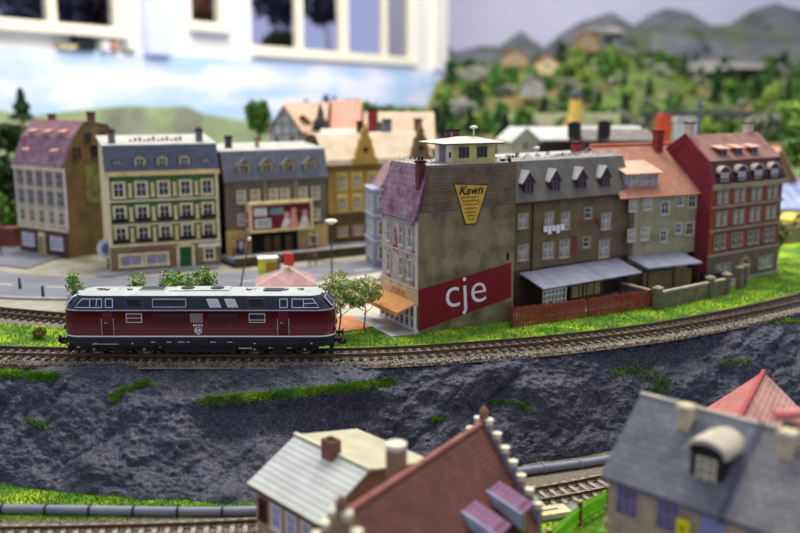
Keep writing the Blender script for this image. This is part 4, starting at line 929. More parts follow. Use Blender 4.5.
# ---------- H2 brown tenement
def roof_crest(h,x0,x1,y,z,label=None):
    b=MB(); n=int((x1-x0)/.42)
    for i in range(n+1):
        x=x0+(x1-x0)*i/n; b.cyl((x,y,z),(x,y,z+.42),.035,n=5); b.ball((x,y,z+.45),.07,n=6)
        if i<n: b.prism([(x+.06,y,z+.02),(x+.36,y,z+.02),(x+.21,y,z+.3)],(0,.04,0))
    b.box(x0,y-.02,z+.1,x1,y+.02,z+.15); b.build('roof_crest',m_white,h.root)
def houseH2():
    h=House('tenement_house','weathered brown tenement with four gabled red-brown dormers behind a red plank fence',(9.75,14.9),35.5,16.0,8.5); W,D=h.W,h.D
    mp=M('brown_weathered_plaster',(112,100,74),.9,nz=(1.6,.2),col2=(124,62,44),thr=(2.0,.6,.66),bump=(.3,.25),detail=8); md=M('dark_ground_H2',(74,60,52),.85,nz=(1.5,.25)); mt=M('buff_trim',(168,156,124),.85)
    h.body('walls',[(0,9.95),(1.5,13.2),(D,13.3)],[mp,mp]); 
    h.sheet('mansard_roof',[(-.3,9.8),(1.45,13.3)],-.15,W+.1,.15,M('grey_green_slate',(104,102,94),.7,tex=('grid',.28,4,.03,(96,94,88),(78,76,70)),nz=(1.5,.15))); h.sheet('flat_roof',[(1.3,13.25),(D,13.35)],-.1,W+.1,.15,m_flat)
    h.box('dark_ground_storey',-.04,-.06,-.3,W,0,3.6,md); h.box('gutter',-.15,-.55,9.65,W+.1,-.3,9.85,m_wood)
    for a in((518,214,526.5,228),(544.5,213,552,229),(560.5,213,568.5,229),(601,214,609.5,229),(517.5,246,527,260),(542.5,243,552,258),(559,241,568,257),(598.5,241,608,257)): h.winpx(*a,mt,pane=m_panel)
    for a in((584,208,590.5,218),(582.5,238,588.5,247)): h.winpx(*a,mt,pane=m_pane,cols=1)
    u0,z0=h.at(569,257); u1,z1=h.at(577,235); h.box('brick_patch',u0,-.04,z0,u1,0,z1,m_redbrick,'exposed red brick patch')
    for i,px in enumerate((528,554.5,581,604.5)):
        u,z=h.at(px,193); dormer(h.root,(u,.0,10.35),1.35,1.35,1.9,'gable',M('dormer_redbrown',(98,52,42),.8,tex=('grid',.2,5,.02,(88,46,38),(60,32,28))),M('dormer_roof_zinc',(150,150,156),.5,nz=(.8,.15)),M('dormer_redbrown',(0,0,0)),pane=m_pane,over=.22,rise=.85)
    u,_=h.at(531,250); MB().cyl((u,-.15,-.2),(u,-.15,9.7),.07,n=8).build('drainpipe',m_wood,h.root)
    h.chimney(W*.72,3.2,13.3,14.8,.9,.6,M('bright_red_stack',(142,56,44),.8)); 
    u=W*.34; MB().lathe([(.05,0),(.05,1.0),(.35,1.05),(.25,1.2),(.05,1.25)],12).build('vent_cowl',MATS['pale_cowl'],h.root,(u,2.4,13.3))
    roof_crest(h,.2,W-.2,1.6,13.42); 
    b=MB()
    for k in range(40): 
        x=.3+random.random()*(W-.6); y=2+random.random()*3; b.box(x,y,13.35,x+.3,y+.2,13.5+random.random()*.35,k%3)
    b.build('roof_clutter',[m_white,m_iron,M('clutter_grey',(150,150,150),.7)],h.root)
    # laundry
    u0,z0=h.at(541,226);u1,z1=h.at(562,225); c,n=math.cos(h.rot),math.sin(h.rot)
    W2=lambda u,o,z:(h.foot[0]+c*u+n*o,h.foot[1]+n*u-c*o,z+h.z0)
    tag(MB().tube([W2(u0,.3,z0+.05),W2((u0+u1)/2,.3,z0-.08),W2(u1,.3,z0+.05)],.02,5).build('clothes_line',m_white),'thin clothes line strung on the brown tenement wall','clothes line')
    for k in range(5):
        u=u0+(u1-u0)*(k+.5)/5; hh=.55+.25*(k%2); b=MB(); w=.42
        b.add([tuple(W2(u-w/2,.3,z0-.02)),tuple(W2(u+w/2,.3,z0-.02)),tuple(W2(u+w/2,.36,z0-hh)),tuple(W2(u,.42,z0-hh*.9)),tuple(W2(u-w/2,.36,z0-hh)),tuple(W2(u-w/2,.25,z0-.02)),tuple(W2(u+w/2,.25,z0-.02)),tuple(W2(u+w/2,.28,z0-hh)),tuple(W2(u-w/2,.28,z0-hh))],[(0,1,2,3,4),(5,8,7,6),(0,4,8,5),(1,6,7,2),(4,3,2,7,8)])
        tag(b.build('garment',m_white2),'small white garment on the clothes line of the brown tenement','laundry','washing on the clothes line')
    # lean-to veranda
    v=House('veranda','lean-to veranda with sloping blue-grey roof in the yard of the brown tenement',h.foot,35.5,13.2,3); v.root.location=W2(1.3,0,0)
    zb=M('zinc_roof',(150,154,172),.45,nz=(1.5,.15),tex=('grid',.6,9,.02,(142,146,164),(120,124,140)))
    b=MB(); b.prism([(0,0,3.3),(0,-3.2,2.35),(0,-3.2,2.45),(0,0,3.42)],(13.2,0,0)); b.build('roof_panel',zb,v.root)
    for i in range(6): MB().box(.1+i*2.55,-3.05,-.2,.25+i*2.55,-2.9,2.4).build('post',m_wood,v.root)
    MB().box(0,-3.05,2.2,13.1,-2.95,2.35).build('beam',m_wood,v.root)
    b=MB(); b.box(.05,-3.0,-.2,3.0,-2.95,.7,1); 
    for i in range(7): b.box(.1+i*.48,-3.06,.6,.16+i*.48,-2.96,2.2)
    for z in(.7,1.25,1.75,2.2): b.box(.1,-3.06,z-.03,3.0,-2.96,z+.03)
    b.box(.1,-2.99,.7,3.0,-2.97,2.2,2); b.build('glazed_bay',[m_white,m_wood,M('bay_glass',(120,140,140),.2,nz=(.5,.3))],v.root)
    b=MB(); b.box(4.5,-2.2,.8,8.5,-2.1,2.0,0); 
    for i in range(5): b.box(4.5+i*1,-2.26,.8,4.6+i*1,-2.2,2.0,1)
    b.build('back_windows',[M('yellow_dim_glass',(150,144,96),.3),m_wood],v.root)
houseH2()
# ---------- H3
def houseH3():
    h=House('row_house','pale grey-green house with a red tiled roof and a wide shed dormer',(23.1,23.5),26,12.4,9.0); W,D=h.W,h.D
    mp=M('grey_green_plaster',(158,154,122),.9,nz=(1.6,.14),col2=(130,122,92),thr=(2,.55,.7)); mt=M('h3_trim',(196,196,176),.8)
    h.body('walls',[(0,9.55),(4.6,13.95),(D,11.5)],[mp,mp]); h.sheet('tiled_roof',[(-.4,9.3),(4.6,14.05),(D+.3,11.5)],-2.2,W+.3,.18,m_tile)
    b=MB()
    for i in range(38): b.cyl((-2.2+i*.38,4.6,14.2),(-2.2+i*.38+.35,4.6,14.25),.17,.2,n=8)
    b.build('ridge_tiles',M('ridge_red',(176,90,70),.7),h.root)
    for a in((629.5,201,635,211),(643,200,650,209.5),(661,202,668,214),(676.5,197,682,205.5),(688.5,196,695,207),(628,230,633.5,241),(641,228,647.5,239.5),(660,231,666,241.5),(675,224,680.5,233),(686,223,692.5,234.5)): h.winpx(*a,mt,pane=m_panel if a[0]<650 else m_pane)
    u,_=h.at(650,180)
    dormer(h.root,(u-.6,.55,9.75),4.2,1.9,4.5,'shed',M('dormer_pale',(150,156,164),.7),M('dormer_roof_salmon',(222,178,150),.7,tex=('grid',.35,4,.03,(212,166,140),(180,130,106))),m_cream,pane=m_panel,rise=1.7,over=.25)
    h.chimney(6.1,4.0,13.0,15.7,.85,.7,M('bright_red_stack',(0,0,0))); MB().lathe([(.12,0),(.12,.6),(.18,.62),(.16,.8)],10).build('roof_vent',MATS['pale_cowl'],h.root,(7.6,2.6,11.4))
    c,n=math.cos(h.rot),math.sin(h.rot); W2=lambda u,o,z:(h.foot[0]+c*u+n*o,h.foot[1]+n*u-c*o,z+h.z0)
    v=thing('yard_shelter','grey flat-roofed shelter leaning on the pale house behind the stone wall','shelter',W2(-.6,0,0),h.rot)
    b=MB(); b.prism([(0,0,3.35),(0,-3.0,2.75),(0,-3.0,2.9),(0,0,3.5)],(7.0,0,0)); b.build('roof_panel',MATS['zinc_roof'],v)
    for x in(.15,3.4,6.6): MB().box(x,-2.9,0,x+.15,-2.75,2.8).build('post',m_wood,v)
    MB().box(.4,-2.0,0,6.6,-1.9,2.2).build('back_wall',M('dim_tan',(120,108,80),.9),v)
    h.box('garage_opening',7.2,-.1,0,10.2,0,3.4,m_dark)
    w=tag(MB().box(0,-1.3,0,2.6,0,1.3).build('storage_crate',M('dark_crate',(44,48,66),.6),None,W2(7.8,.8,.0),h.rot),'dark blue-black crate beside the grey shelter in the yard','crate')
houseH3()
# ---------- H4 red house
def houseH4():
    h=House('town_house','red and grey five-storey house with maroon side wall and arched attic windows',(31.3,25.7),36,12.7,7); W,D=h.W,h.D
    mr=M('brick_red_front',(130,82,64),.85,nz=(1.5,.16),tex=('brick',.4,.16,.015,(120,74,58),(104,74,62))); mm=M('maroon_side',(128,42,54),.85,nz=(2.5,.14)); md=M('grey_ground_H4',(118,104,88),.85,tex=('brick',1.1,.4,.03,(108,96,82),(84,74,64))); mt=M('stone_grey_H4',(150,140,114),.85)
    h.body('walls',[(0,10.35),(.8,12.6),(3.5,15.0),(D,12.6)],[mr,mm]); mrf=M('maroon_mansard',(84,46,46),.6,tex=('brick',.4,.35,.03,(74,40,42),(50,28,30)))
    h.sheet('mansard_roof',[(-.05,10.4),(.7,12.65)],.2,W+.1,.15,mrf); h.sheet('upper_roof',[(.6,12.6),(3.5,15.1),(D+.2,12.5)],.2,W+.1,.15,M('brown_upper_roof',(156,118,106),.7,tex=('brick',.4,.4,.03,(146,108,98),(120,86,78))))
    MB().prism([(-.1,-.2,9.8),(-.1,-.2,10.5),(-.1,.55,12.8),(-.1,3.5,15.4),(-.1,D+.2,12.8),(-.1,D+.2,12.0),(-.1,3.5,14.4)],(.32,0,0)).build('gable_parapet',mm,h.root)
    h.box('grey_ground_storey',-.03,-.12,-.3,W,0,3.0,md); h.box('cornice',-.1,-.5,9.9,W+.1,0,10.4,mt); h.box('plinth',-.1,-.25,-.3,W+.05,0,.3,M('pale_plinth',(176,170,160),.8))
    for z in(3.0,5.55,7.95): h.box('string_course',-.05,-.2,z,W+.05,0,z+.25,mt)
    h.box('red_quoin',-.05,-.18,3.2,.55,0,9.9,M('bright_red_quoin',(148,66,48),.8))
    for r_,z in enumerate((3.75,6.2,8.45)):
        for i in range(4):
            u=1.9+i*2.95
            for d in(-.55,.55):
                h.win('f',u+d,z,.6,1.25,mt,pane=m_panel if r_>0 else m_pane,cols=1,t=.16)
            if i<3: MB().box(-.3,-.1,0,.3,0,1.3).build('red_panel',MATS['bright_red_quoin'],h.root,(u+1.48,0,z))
    h.win('f',2.6,.8,2.6,1.2,mt,out=.12,cols=3,rows=1,pane=m_panel); h.win('f',10.2,.8,2.6,1.2,mt,out=.12,cols=3,rows=1,pane=m_panel)
    b=MB(); k=8; o_=[(-.95*math.cos(math.pi*i/k),0,1.6+.95*math.sin(math.pi*i/k)) for i in range(k+1)]; b.prism([(-.95,0,-.2)]+o_+[(.95,0,-.2)],(0,-.25,0)); b.prism([(-.6,-.25,-.2)]+[(-.6*math.cos(math.pi*i/k),-.25,1.6+.6*math.sin(math.pi*i/k)) for i in range(k+1)]+[(.6,-.25,-.2)],(0,-.05,0),1)
    o=b.build('arched_door',[mt,M('rust_door',(150,64,36),.6)],h.root,(6.4,0,0))
    for i in range(4): dormer(h.root,(1.8+i*2.95,-.15,10.55),1.7,.95,1.2,'arch',mrf,M('arch_stone',(176,170,158),.8),m_white,pane=m_panel)
    b=MB(); 
    for i in range(37): b.box(.2+i*.34,0,0,.24+i*.34,.04,.55)
    b.box(.1,-.02,.5,W,.06,.56); b.build('balcony_railing',m_iron,h.root,(0,-.4,10.4))
    for i in range(3): dormer(h.root,(3.2+i*2.7,1.2,13.1),1.5,.75,1.9,'shed',M('dormer_brick',(150,80,64),.8),M('salmon_sheet',(216,160,140),.7),m_wood,over=.2,rise=.35)
    h.chimney(.5,3.4,14.4,16.6,.8,.7,M('cream_stack',(206,196,170),.8)); h.chimney(W-1.2,3.9,14.3,16.4,.9,.8,MATS['cream_stack'])
houseH4()
# ================================================================ FENCES AND YARDS
def seg_place(a,b): return math.hypot(b[0]-a[0],b[1]-a[1]),math.atan2(b[1]-a[1],b[0]-a[0])
def plank_fence(name,label,pts,z,h,mat,post,cat='fence',w=.2,gap=.08,pw=.12):
    r=thing(name,label,cat,(pts[0][0],pts[0][1],z)); pv=w+gap
    for a,b in zip(pts[:-1],pts[1:]):
        L,an=seg_place(a,b); m=MB(); n=int(L/pv); loc=(a[0]-pts[0][0],a[1]-pts[0][1],0)
        for i in range(n): m.box(i*pv,-.03,0,i*pv+w,.03,h*(.96+.04*((i*7)%3)/2))
        m.box(0,.03,h*.25,L,.09,h*.35); m.box(0,.03,h*.75,L,.09,h*.85)
        m.build('plank_panel',mat,r,loc,an)
        k=max(1,int(L/3.2))
        for i in range(k+1): MB().box(-pw/2,.0,-.2,pw/2,.14,h*1.08).build('post',post,r,(loc[0]+math.cos(an)*L*i/k,loc[1]+math.sin(an)*L*i/k,0),an)
    return r
f0,f1,f2=G(499,309,-.3),G(511.5,328,-.3),G(655,307,-.3)
plank_fence('plank_fence','red-brown vertical plank fence enclosing the tenement yard',[(f0[0]+1.0,f0[1]+1.0),f1,((f1[0]+f2[0])/2+.1,(f1[1]+f2[1])/2-.1),f2],-.4,1.85,M('fence_redbrown',(142,68,50),.8,nz=(.6,.2)),M('fence_post_brown',(120,60,44),.8))
g0,g1,g2=G(657,309,-.3),G(727,293.5,-.3),G(740,292,-.3)
r=thing('stone_wall','grey-green stone yard wall with square pillars, right of the red plank fence','wall',(g0[0],g0[1],-.4))
L,an=seg_place(g0,g1); mw=M('yard_wall_stone',(126,120,94),.9,tex=('brick',.5,.25,.02,(114,108,84),(92,88,70)),nz=(1,.2)); mc_=M('wall_cap',(176,168,146),.85)
MB().box(0,-.15,-.2,L,.15,1.55).build('wall_run',mw,r,(0,0,0),an); MB().box(.2,-.2,1.55,L-.1,.2,1.7).build('coping',mc_,r,(0,0,0),an)
for k in(0,L*.73,L*.98): MB().box(-.3,-.3,-.2,.3,.3,2.0).prism([(-.38,-.38,2.0),(.38,-.38,2.0),(.38,.38,2.0),(-.38,.38,2.0)],(0,0,.14),1).box(-.22,-.22,2.14,.22,.22,2.24,1).build('pillar',[mw,mc_],r,(math.cos(an)*k,math.sin(an)*k,0),an)
gp=G(742,287,-.3)
r=thing('gate','pale grey yard gate between two stone pillars left of the red house door','gate',(gp[0],gp[1],-.4),R(50))
for x in(-.95,.55): MB().box(x-.25,-.25,-.2,x+.25,.25,2.2).box(x-.32,-.32,2.2,x+.32,.32,2.36,1).build('gate_pillar',[mw,mc_],r)
b=MB()
for i in range(5): b.box(-.62+i*.22,-.03,.05,-.54+i*.22,.03,1.6)
b.box(-.65,-.05,.3,.35,.05,.4); b.box(-.65,-.05,1.3,.35,.05,1.4); b.build('gate_leaf',M('gate_grey',(150,152,158),.6),r)
# side wall closing the tenement yard
a=(f2[0],f2[1]); bq=(f2[0]-2.2,f2[1]+4.0); L,an=seg_place(a,bq)
tag(MB().box(0,-.12,-.2,L,.12,1.5).box(-.05,-.18,1.5,L,.18,1.62,1).build('side_wall',[M('yard_dark',(84,84,90),.85),mc_],None,(a[0],a[1],-.4),an),'dark side wall between the plank fence and the tenement','wall')
# ================================================================ STREET FURNITURE
def lamp(name,label,x,y,z,h,tilt=0):
    r=thing(name,label,'street lamp',(x,y,z))
    MB().cyl((0,0,0),(tilt,0,h),.09,.06,8).lathe([(.2,0),(.2,.15),(.12,.3)],10).build('pole',M('lamp_pole',(62,68,76),.5),r)
    return r
r=lamp('street_lamp','mushroom-headed street lamp on a dark pole behind the little trees',-7.1,27.4,-.3,6.2)
MB().lathe([(.1,-.15),(.55,.05),(.7,.2),(.55,.32),(.05,.42)],18).build('lamp_head',M('lamp_white',(226,228,206),.4,nz=None),r,(0,0,6.3))
r=lamp('street_lamp','thin leaning grey post in front of the cinema entrance',-15.9,22.5,-.3,5.4,1.15); MB().ball((0,0,0),.2).build('lamp_head',m_white,r,(1.15,0,5.4))
r=lamp('street_lamp','dark street lamp beside the brick wall at the far left',-48.6,43.5,-.3,5.6); MB().box(-1.0,-.1,0,.3,.1,.16).build('lamp_head',m_iron,r,(0,0,5.5))
# guard posts along the near kerb
for k,(px,py) in enumerate(((20,287),(43,295),(92,300))):
    x,y=G(px,py,-.1); tag(MB().cyl((0,0,0),(0,0,1.1),.16,.13,10).build('bollard',M('blue_bollard',(44,52,92),.5),None,(x,y,-.3)),'short dark blue bollard on the kerb, '+('nearest the left edge' if k==0 else 'second from the left edge' if k==1 else 'just left of the locomotive tip'),'bollard')
# kiosk
def kiosk():
    r=thing('kiosk','small kiosk with pink tiled hip roof behind the locomotive','kiosk',(-10.9,19.8,-.32),R(8))
    MB().box(-2.3,-1.8,0,2.3,1.8,1.9).build('walls',M('kiosk_cream',(200,190,170),.8),r)
    b=MB(); e=2.9; f=2.3; b.add([(-e,-f,1.75),(e,-f,1.75),(e,f,1.75),(-e,f,1.75),(0.2,-.4,3.0),(.4,.4,3.0)],[(0,1,4),(1,2,5,4),(2,3,5),(3,0,4,5),(0,3,2,1)]); b.build('roof',M('pink_roof',(190,150,146),.75,tex=('brick',.3,.25,.02,(180,138,136),(140,104,104))),r)
    b=MB(); 
    for p in((-e,-f,1.78),(e,-f,1.78),(e,f,1.78),(-e,f,1.78)): b.cyl(p,(.3,0,3.06),.06,n=6)
    b.build('hip_ribs',m_white,r)
    MB().box(-.6,-.08,0,.6,.08,1.15).box(-.03,-.03,-.5,.03,.03,0).build('roof_sign',M('bright_red_sign',(222,50,36),.5,nz=None),r,(.3,-.1,3.3),R(-50))
kiosk()
r=thing('phone_booth','yellow-green advertising booth beside the kiosk roof','booth',(-13.4,25.2,-.32),R(15))
MB().box(-.95,-.7,0,.95,.7,3.0).build('booth_body',M('lime_panel',(196,206,60),.6),r); MB().box(-.3,-.75,.5,.85,-.7,2.7).build('booth_window',M('ochre_glass',(150,130,60),.3),r); MB().box(-1.05,-.8,3.0,1.05,.8,3.15).build('booth_roof',m_white,r)
tag(MB().cyl((0,0,0),(0,0,3.2),.16,n=10).ball((0,0,3.3),.2).build('post',M('grey_post',(96,94,104),.5),None,(-12.0,23.0,-.3)),'short grey round-topped post beside the yellow-green booth','post')
# ================================================================ PEOPLE (tiny standing figures)
def figure(label,x,y,z,top,legs,rot=0,hair=(60,44,34),pose=0):
    r=thing('person',label,'person',(x,y,z),rot)
    me=bpy.data.meshes.new('body'); s=.01
    J=[(0,0,.95),(0,0,1.2),(0,0,1.5),(0,0,1.62),(0,-.01,1.78),(-.1,0,.9),(-.11,-.02*pose,.5),(-.12,.1*pose,.05),(-.12,-.12+.1*pose,.02),(.1,0,.9),(.11,0,.5),(.12,-.1*pose,.05),(.12,-.22,.02),(-.2,0,1.45),(-.27,.05,1.15),(-.28,-.08,.9),(.2,0,1.45),(.27,.05,1.15),(.26,-.1-.2*pose,.95)]
    Ed=[(0,1),(1,2),(2,3),(3,4),(0,5),(5,6),(6,7),(7,8),(0,9),(9,10),(10,11),(11,12),(2,13),(13,14),(14,15),(2,16),(16,17),(17,18)]
    rad=[.15,.14,.15,.06,.11,.1,.07,.05,.05,.1,.07,.05,.05,.07,.05,.04,.07,.05,.04]
    k=1.15; me.from_pydata([(a*k,b*k,c*k) for a,b,c in J],Ed,[]); o=bpy.data.objects.new('tmp',me); C.objects.link(o)
    md=o.modifiers.new('s','SKIN'); 
    for v,q in zip(me.skin_vertices[0].data,rad): v.radius=(q*k,q*k*.8)
    me.skin_vertices[0].data[0].use_root=True
    o.modifiers.new('u','SUBSURF').levels=1
    dg=bpy.context.evaluated_depsgraph_get(); dg.update(); m2=bpy.data.meshes.new_from_object(o.evaluated_get(dg)); bpy.data.objects.remove(o)
    for q in(M('skin_tone',(206,160,134),.6,nz=None),M('cloth_%d_%d_%d'%top,top,.8,nz=None),M('cloth_%d_%d_%d'%legs,legs,.8,nz=None)): m2.materials.append(q)
    for p in m2.polygons:
        zc=p.center.z/k; p.material_index=0 if zc>1.55 else (1 if zc>.92 else 2); p.use_smooth=True
    uvbox(m2); b_=place('body',m2,r)
    MB().ball((0,.02*k,1.84*k),.125*k,0,10,.8).build('hair',M('hair_%d'%hair[0],hair,.9,nz=None),r)
figure('person in a pale blue shirt standing near the cinema side door',-18.3,37.6,.55,(170,180,200),(96,100,120),.4)
figure('person in an orange top walking beside the one in pale blue near the cinema',-19.2,38.1,.55,(206,140,96),(120,90,70),-.4,pose=1)
figure('person in a dark red coat on the raised pavement right of the cinema entrance',-10.4,43.0,.5,(120,66,60),(70,50,50),.2,pose=1)
figure('person in brown clothes standing below the retaining wall in front of the cinema',-10.3,36.3,-.3,(116,84,76),(90,70,66),0)
figure('second person in mauve brown standing close behind the one below the retaining wall',-9.7,36.9,-.3,(140,110,110),(96,80,76),.5)
# round blue-white sign beside the green house
r=thing('round_sign','large round white and blue sign at the left foot of the green house','sign',(-32.9,35.2,-.3),R(20))
MB().cyl((0,0,0),(0,0,1.4),.1,n=8).build('sign_post',m_iron,r); MB().cyl((0,-.1,2.3),(0,.1,2.3),1.15,n=28).cyl((0,-.14,2.3),(0,-.1,2.3),.65,n=20,mi=1).build('sign_disc',[M('pale_disc',(206,212,214),.5),M('blue_disc',(96,104,150),.5)],r)
# ================================================================ PLANTS
GREENS={}
def leafmat(n,c,c2=None): return M('leaf_'+n,c,.8,nz=(.5,.4),col2=c2,thr=(.9,.45,.65) if c2 else None)
def crown_mesh(name,n,rx,rz,leaf,shape,mat,seed=1):
    g=np.random.default_rng(seed)
    if shape=='cone':
        t=g.random(n)**.7; z=rz*2*(1-t); r=rx*t*np.sqrt(g.random(n))*(0.75+.25*np.sin(z*9/rz)); a=g.random(n)*6.28; p=np.c_[r*np.cos(a),r*np.sin(a),z]
    else:
        k=9; cs=g.normal(size=(k,3)); cs/=np.linalg.norm(cs,axis=1,keepdims=True); cs*=np.array([rx,rx,rz])*.5; cs[:,2]+=rz
        w=g.integers(0,k,n); d=g.normal(size=(n,3)); d/=np.linalg.norm(d,axis=1,keepdims=True); p=cs[w]+d*(np.array([rx,rx,rz])*.48)*(g.random((n,1))**.35)
    e1=g.normal(size=(n,3)); e1/=np.linalg.norm(e1,axis=1,keepdims=True); e2=np.cross(e1,g.normal(size=(n,3))); e2/=np.linalg.norm(e2,axis=1,keepdims=True)
    s=leaf*(.6+.8*g.random((n,1))); V=np.stack([p+e1*s,p+e2*s*.6,p-e1*s,p-e2*s*.6],1).reshape(-1,3)
    return npmesh(name,V,np.arange(4*n).reshape(-1,4),mat,False)
def trunk_mesh(h,r,mat,branches=5,spread=1,seed=1):
    g=random.Random(seed); b=MB(); b.tube([(0,0,-.2),(.05*h,0,h*.4),(0,.03*h,h)],[r,r*.8,r*.5],7)
    for k in range(branches):
        a=k*2.4+g.random(); z=h*(.35+.5*k/max(1,branches)); b.tube([(0,0,z),(math.cos(a)*spread*.5,math.sin(a)*spread*.5,z+spread*.35),(math.cos(a)*spread,math.sin(a)*spread,z+spread*.9)],[r*.5,r*.35,r*.15],5)
    return b.mesh('trunk',mat)
m_bark=M('bark_grey',(104,92,76),.9,nz=(.3,.3))
def tree(name,label,loc,h,rx,n,leaf,mat,shape='blob',trunk=.35,group=None,cat='tree',seed=1,tr=.1):
    r=thing(name,label,cat,loc,0,group); th=h*trunk
    place('trunk',trunk_mesh(h*.75 if shape!='cone' else h*.5,tr,m_bark,6,rx*.6,seed),r)
    o=place('crown',crown_mesh('crown',n,rx,(h-th)/2,leaf,shape,mat,seed),r,(0,0,th)); return r
lm=leafmat('olive',(120,150,70),(226,214,160)); lm2=leafmat('green',(92,140,56),(190,200,120))
x,y=G(342,340,-.3); tree('small_tree','small airy tree with olive leaves on a pale trunk just right of the locomotive',(x-.35,y+1.2,-.2),5.4,2.4,3800,.12,lm,trunk=.32,seed=3,tr=.09)
tree('small_tree','smaller bushy tree close to the right of the first, beside the orange sandy patch',(x+1.6,y+3.4,-.2),4.6,1.9,2400,.12,lm,trunk=.3,seed=8,tr=.08)
tree('small_tree','light green leafy sapling peeking over the locomotive roof at its left third',(-17.6,4.6,-.3),6.3,1.7,1500,.13,lm2,trunk=.45,seed=5,cat='sapling')
tree('small_tree','second light sapling rising beside the other over the locomotive roof',(-15.5,5.0,-.3),6.1,1.4,1100,.13,lm2,trunk=.5,seed=6,cat='sapling')
tree('small_tree','thin green sapling behind the left tip of the locomotive',(-26.2,6.2,-.3),5.6,1.0,500,.13,lm2,trunk=.4,seed=9,cat='sapling')
tree('small_tree','tiny sapling tuft over the roof above the left cab windows',(-21.0,5.8,-.3),6.0,.9,300,.13,lm2,trunk=.5,seed=10,cat='sapling')
x,y=G(40,338,-.3); r=thing('brown_bush','round brown dry bush on the bright grass left of the locomotive','bush',(x,y,-.3)); place('twigs',crown_mesh('twigs',1600,.8,.45,.06,'blob',leafmat('brown',(112,92,44),(120,130,50)),4),r,(0,0,0)); MB().cyl((0,0,-.1),(0,0,.6),.1,n=6).build('stem',m_bark,r)
x,y=G(4,335,-.3); 
x,y=G(773,250,-.2); tree('small_tree','small olive bush at the right corner of the red house',(45.2,41.5,.1),4.0,1.4,400,.25,leafmat('olive2',(110,110,60)),trunk=.15,seed=12,cat='bush')
dk=leafmat('dark',(44,70,40),(70,100,50)); md_=leafmat('mid',(70,112,52),(110,150,66)); lt=leafmat('light',(120,152,62),(160,180,90)); gy=leafmat('greyish',(128,134,112),(160,160,140))
# trees behind the houses on the left
def ytree(label,px,ytop,ybase,yw,rx,mat,shape='blob',n=700,leaf=.5,seed=1,name='tree'):
    X,zt=Yp(px,ytop,yw); _,zb=Yp(px,ybase,yw); return tree(name,label,(X,yw,zb),zt-zb,rx,n,leaf,mat,shape,.12,seed=seed,tr=.3)
ytree('round bright green tree behind the cinema roof',257,93,146,88,2.4,md_,n=1400,leaf=.4,seed=21)
ytree('dark spiky conifer on the rise at the far left',20,88,124,105,2.6,dk,'cone',seed=22,name='conifer')
for i,(px,a,b_,yy,rx,m_) in enumerate(((4,122,165,70,4.5,dk),(-4,150,212,62,4.2,dk),(12,165,215,64,3.2,dk),(-8,185,240,60,3,md_),(16,200,246,62,2.0,md_))):
    ytree(['large dark tree at the left edge, tallest of that clump','dark tree cut by the left edge below the tallest one','dark tree filling the gap beside the cream corner house','mid green shrub at the left edge above the brick wall','light shrub between brick wall and corner house'][i],px,a,b_,yy,rx,m_,n=900,leaf=.55,seed=30+i)
for i,(px,a,yy) in enumerate(((326,95,112),(334,98,114),(306,101,115),(352,98,112),(368,100,112),(383,103,112),(398,106,114),(415,106,112))):
    ytree('small dark green tree in the tree line along the painted sky board',px,a,a+26,yy,1.6 if i<3 else 3.0,dk if i<3 else md_,'cone' if i<3 else 'blob',n=300,leaf=.55,seed=50+i)['group']='trees along the sky board'
# brick wall left
x,y=G(8,246,-.3); r=tag(MB().box(-9,-.4,-.3,3,.4,2.2).box(-9.1,-.5,2.2,3.1,.5,2.4,1).build('brick_wall',[M('brick_bright',(184,96,74),.8,tex=('brick',.6,.25,.04,(168,84,66),(150,120,100))),M('brick_dark',(120,66,56),.8)],None,(-54.5,51.5,-.1),R(-20)),'low red brick wall at the left edge of the picture','wall')
tag(MB().box(-1.1,-.8,0,1.1,.8,2.2).box(-1.2,-.9,2.2,1.2,.9,2.4,1).build('brick_pillar',[MATS['brick_dark'],MATS['brick_dark']],None,(-50.2,50.6,-.2),R(-20)),'dark red brick pillar ending the wall by the corner house','pillar')
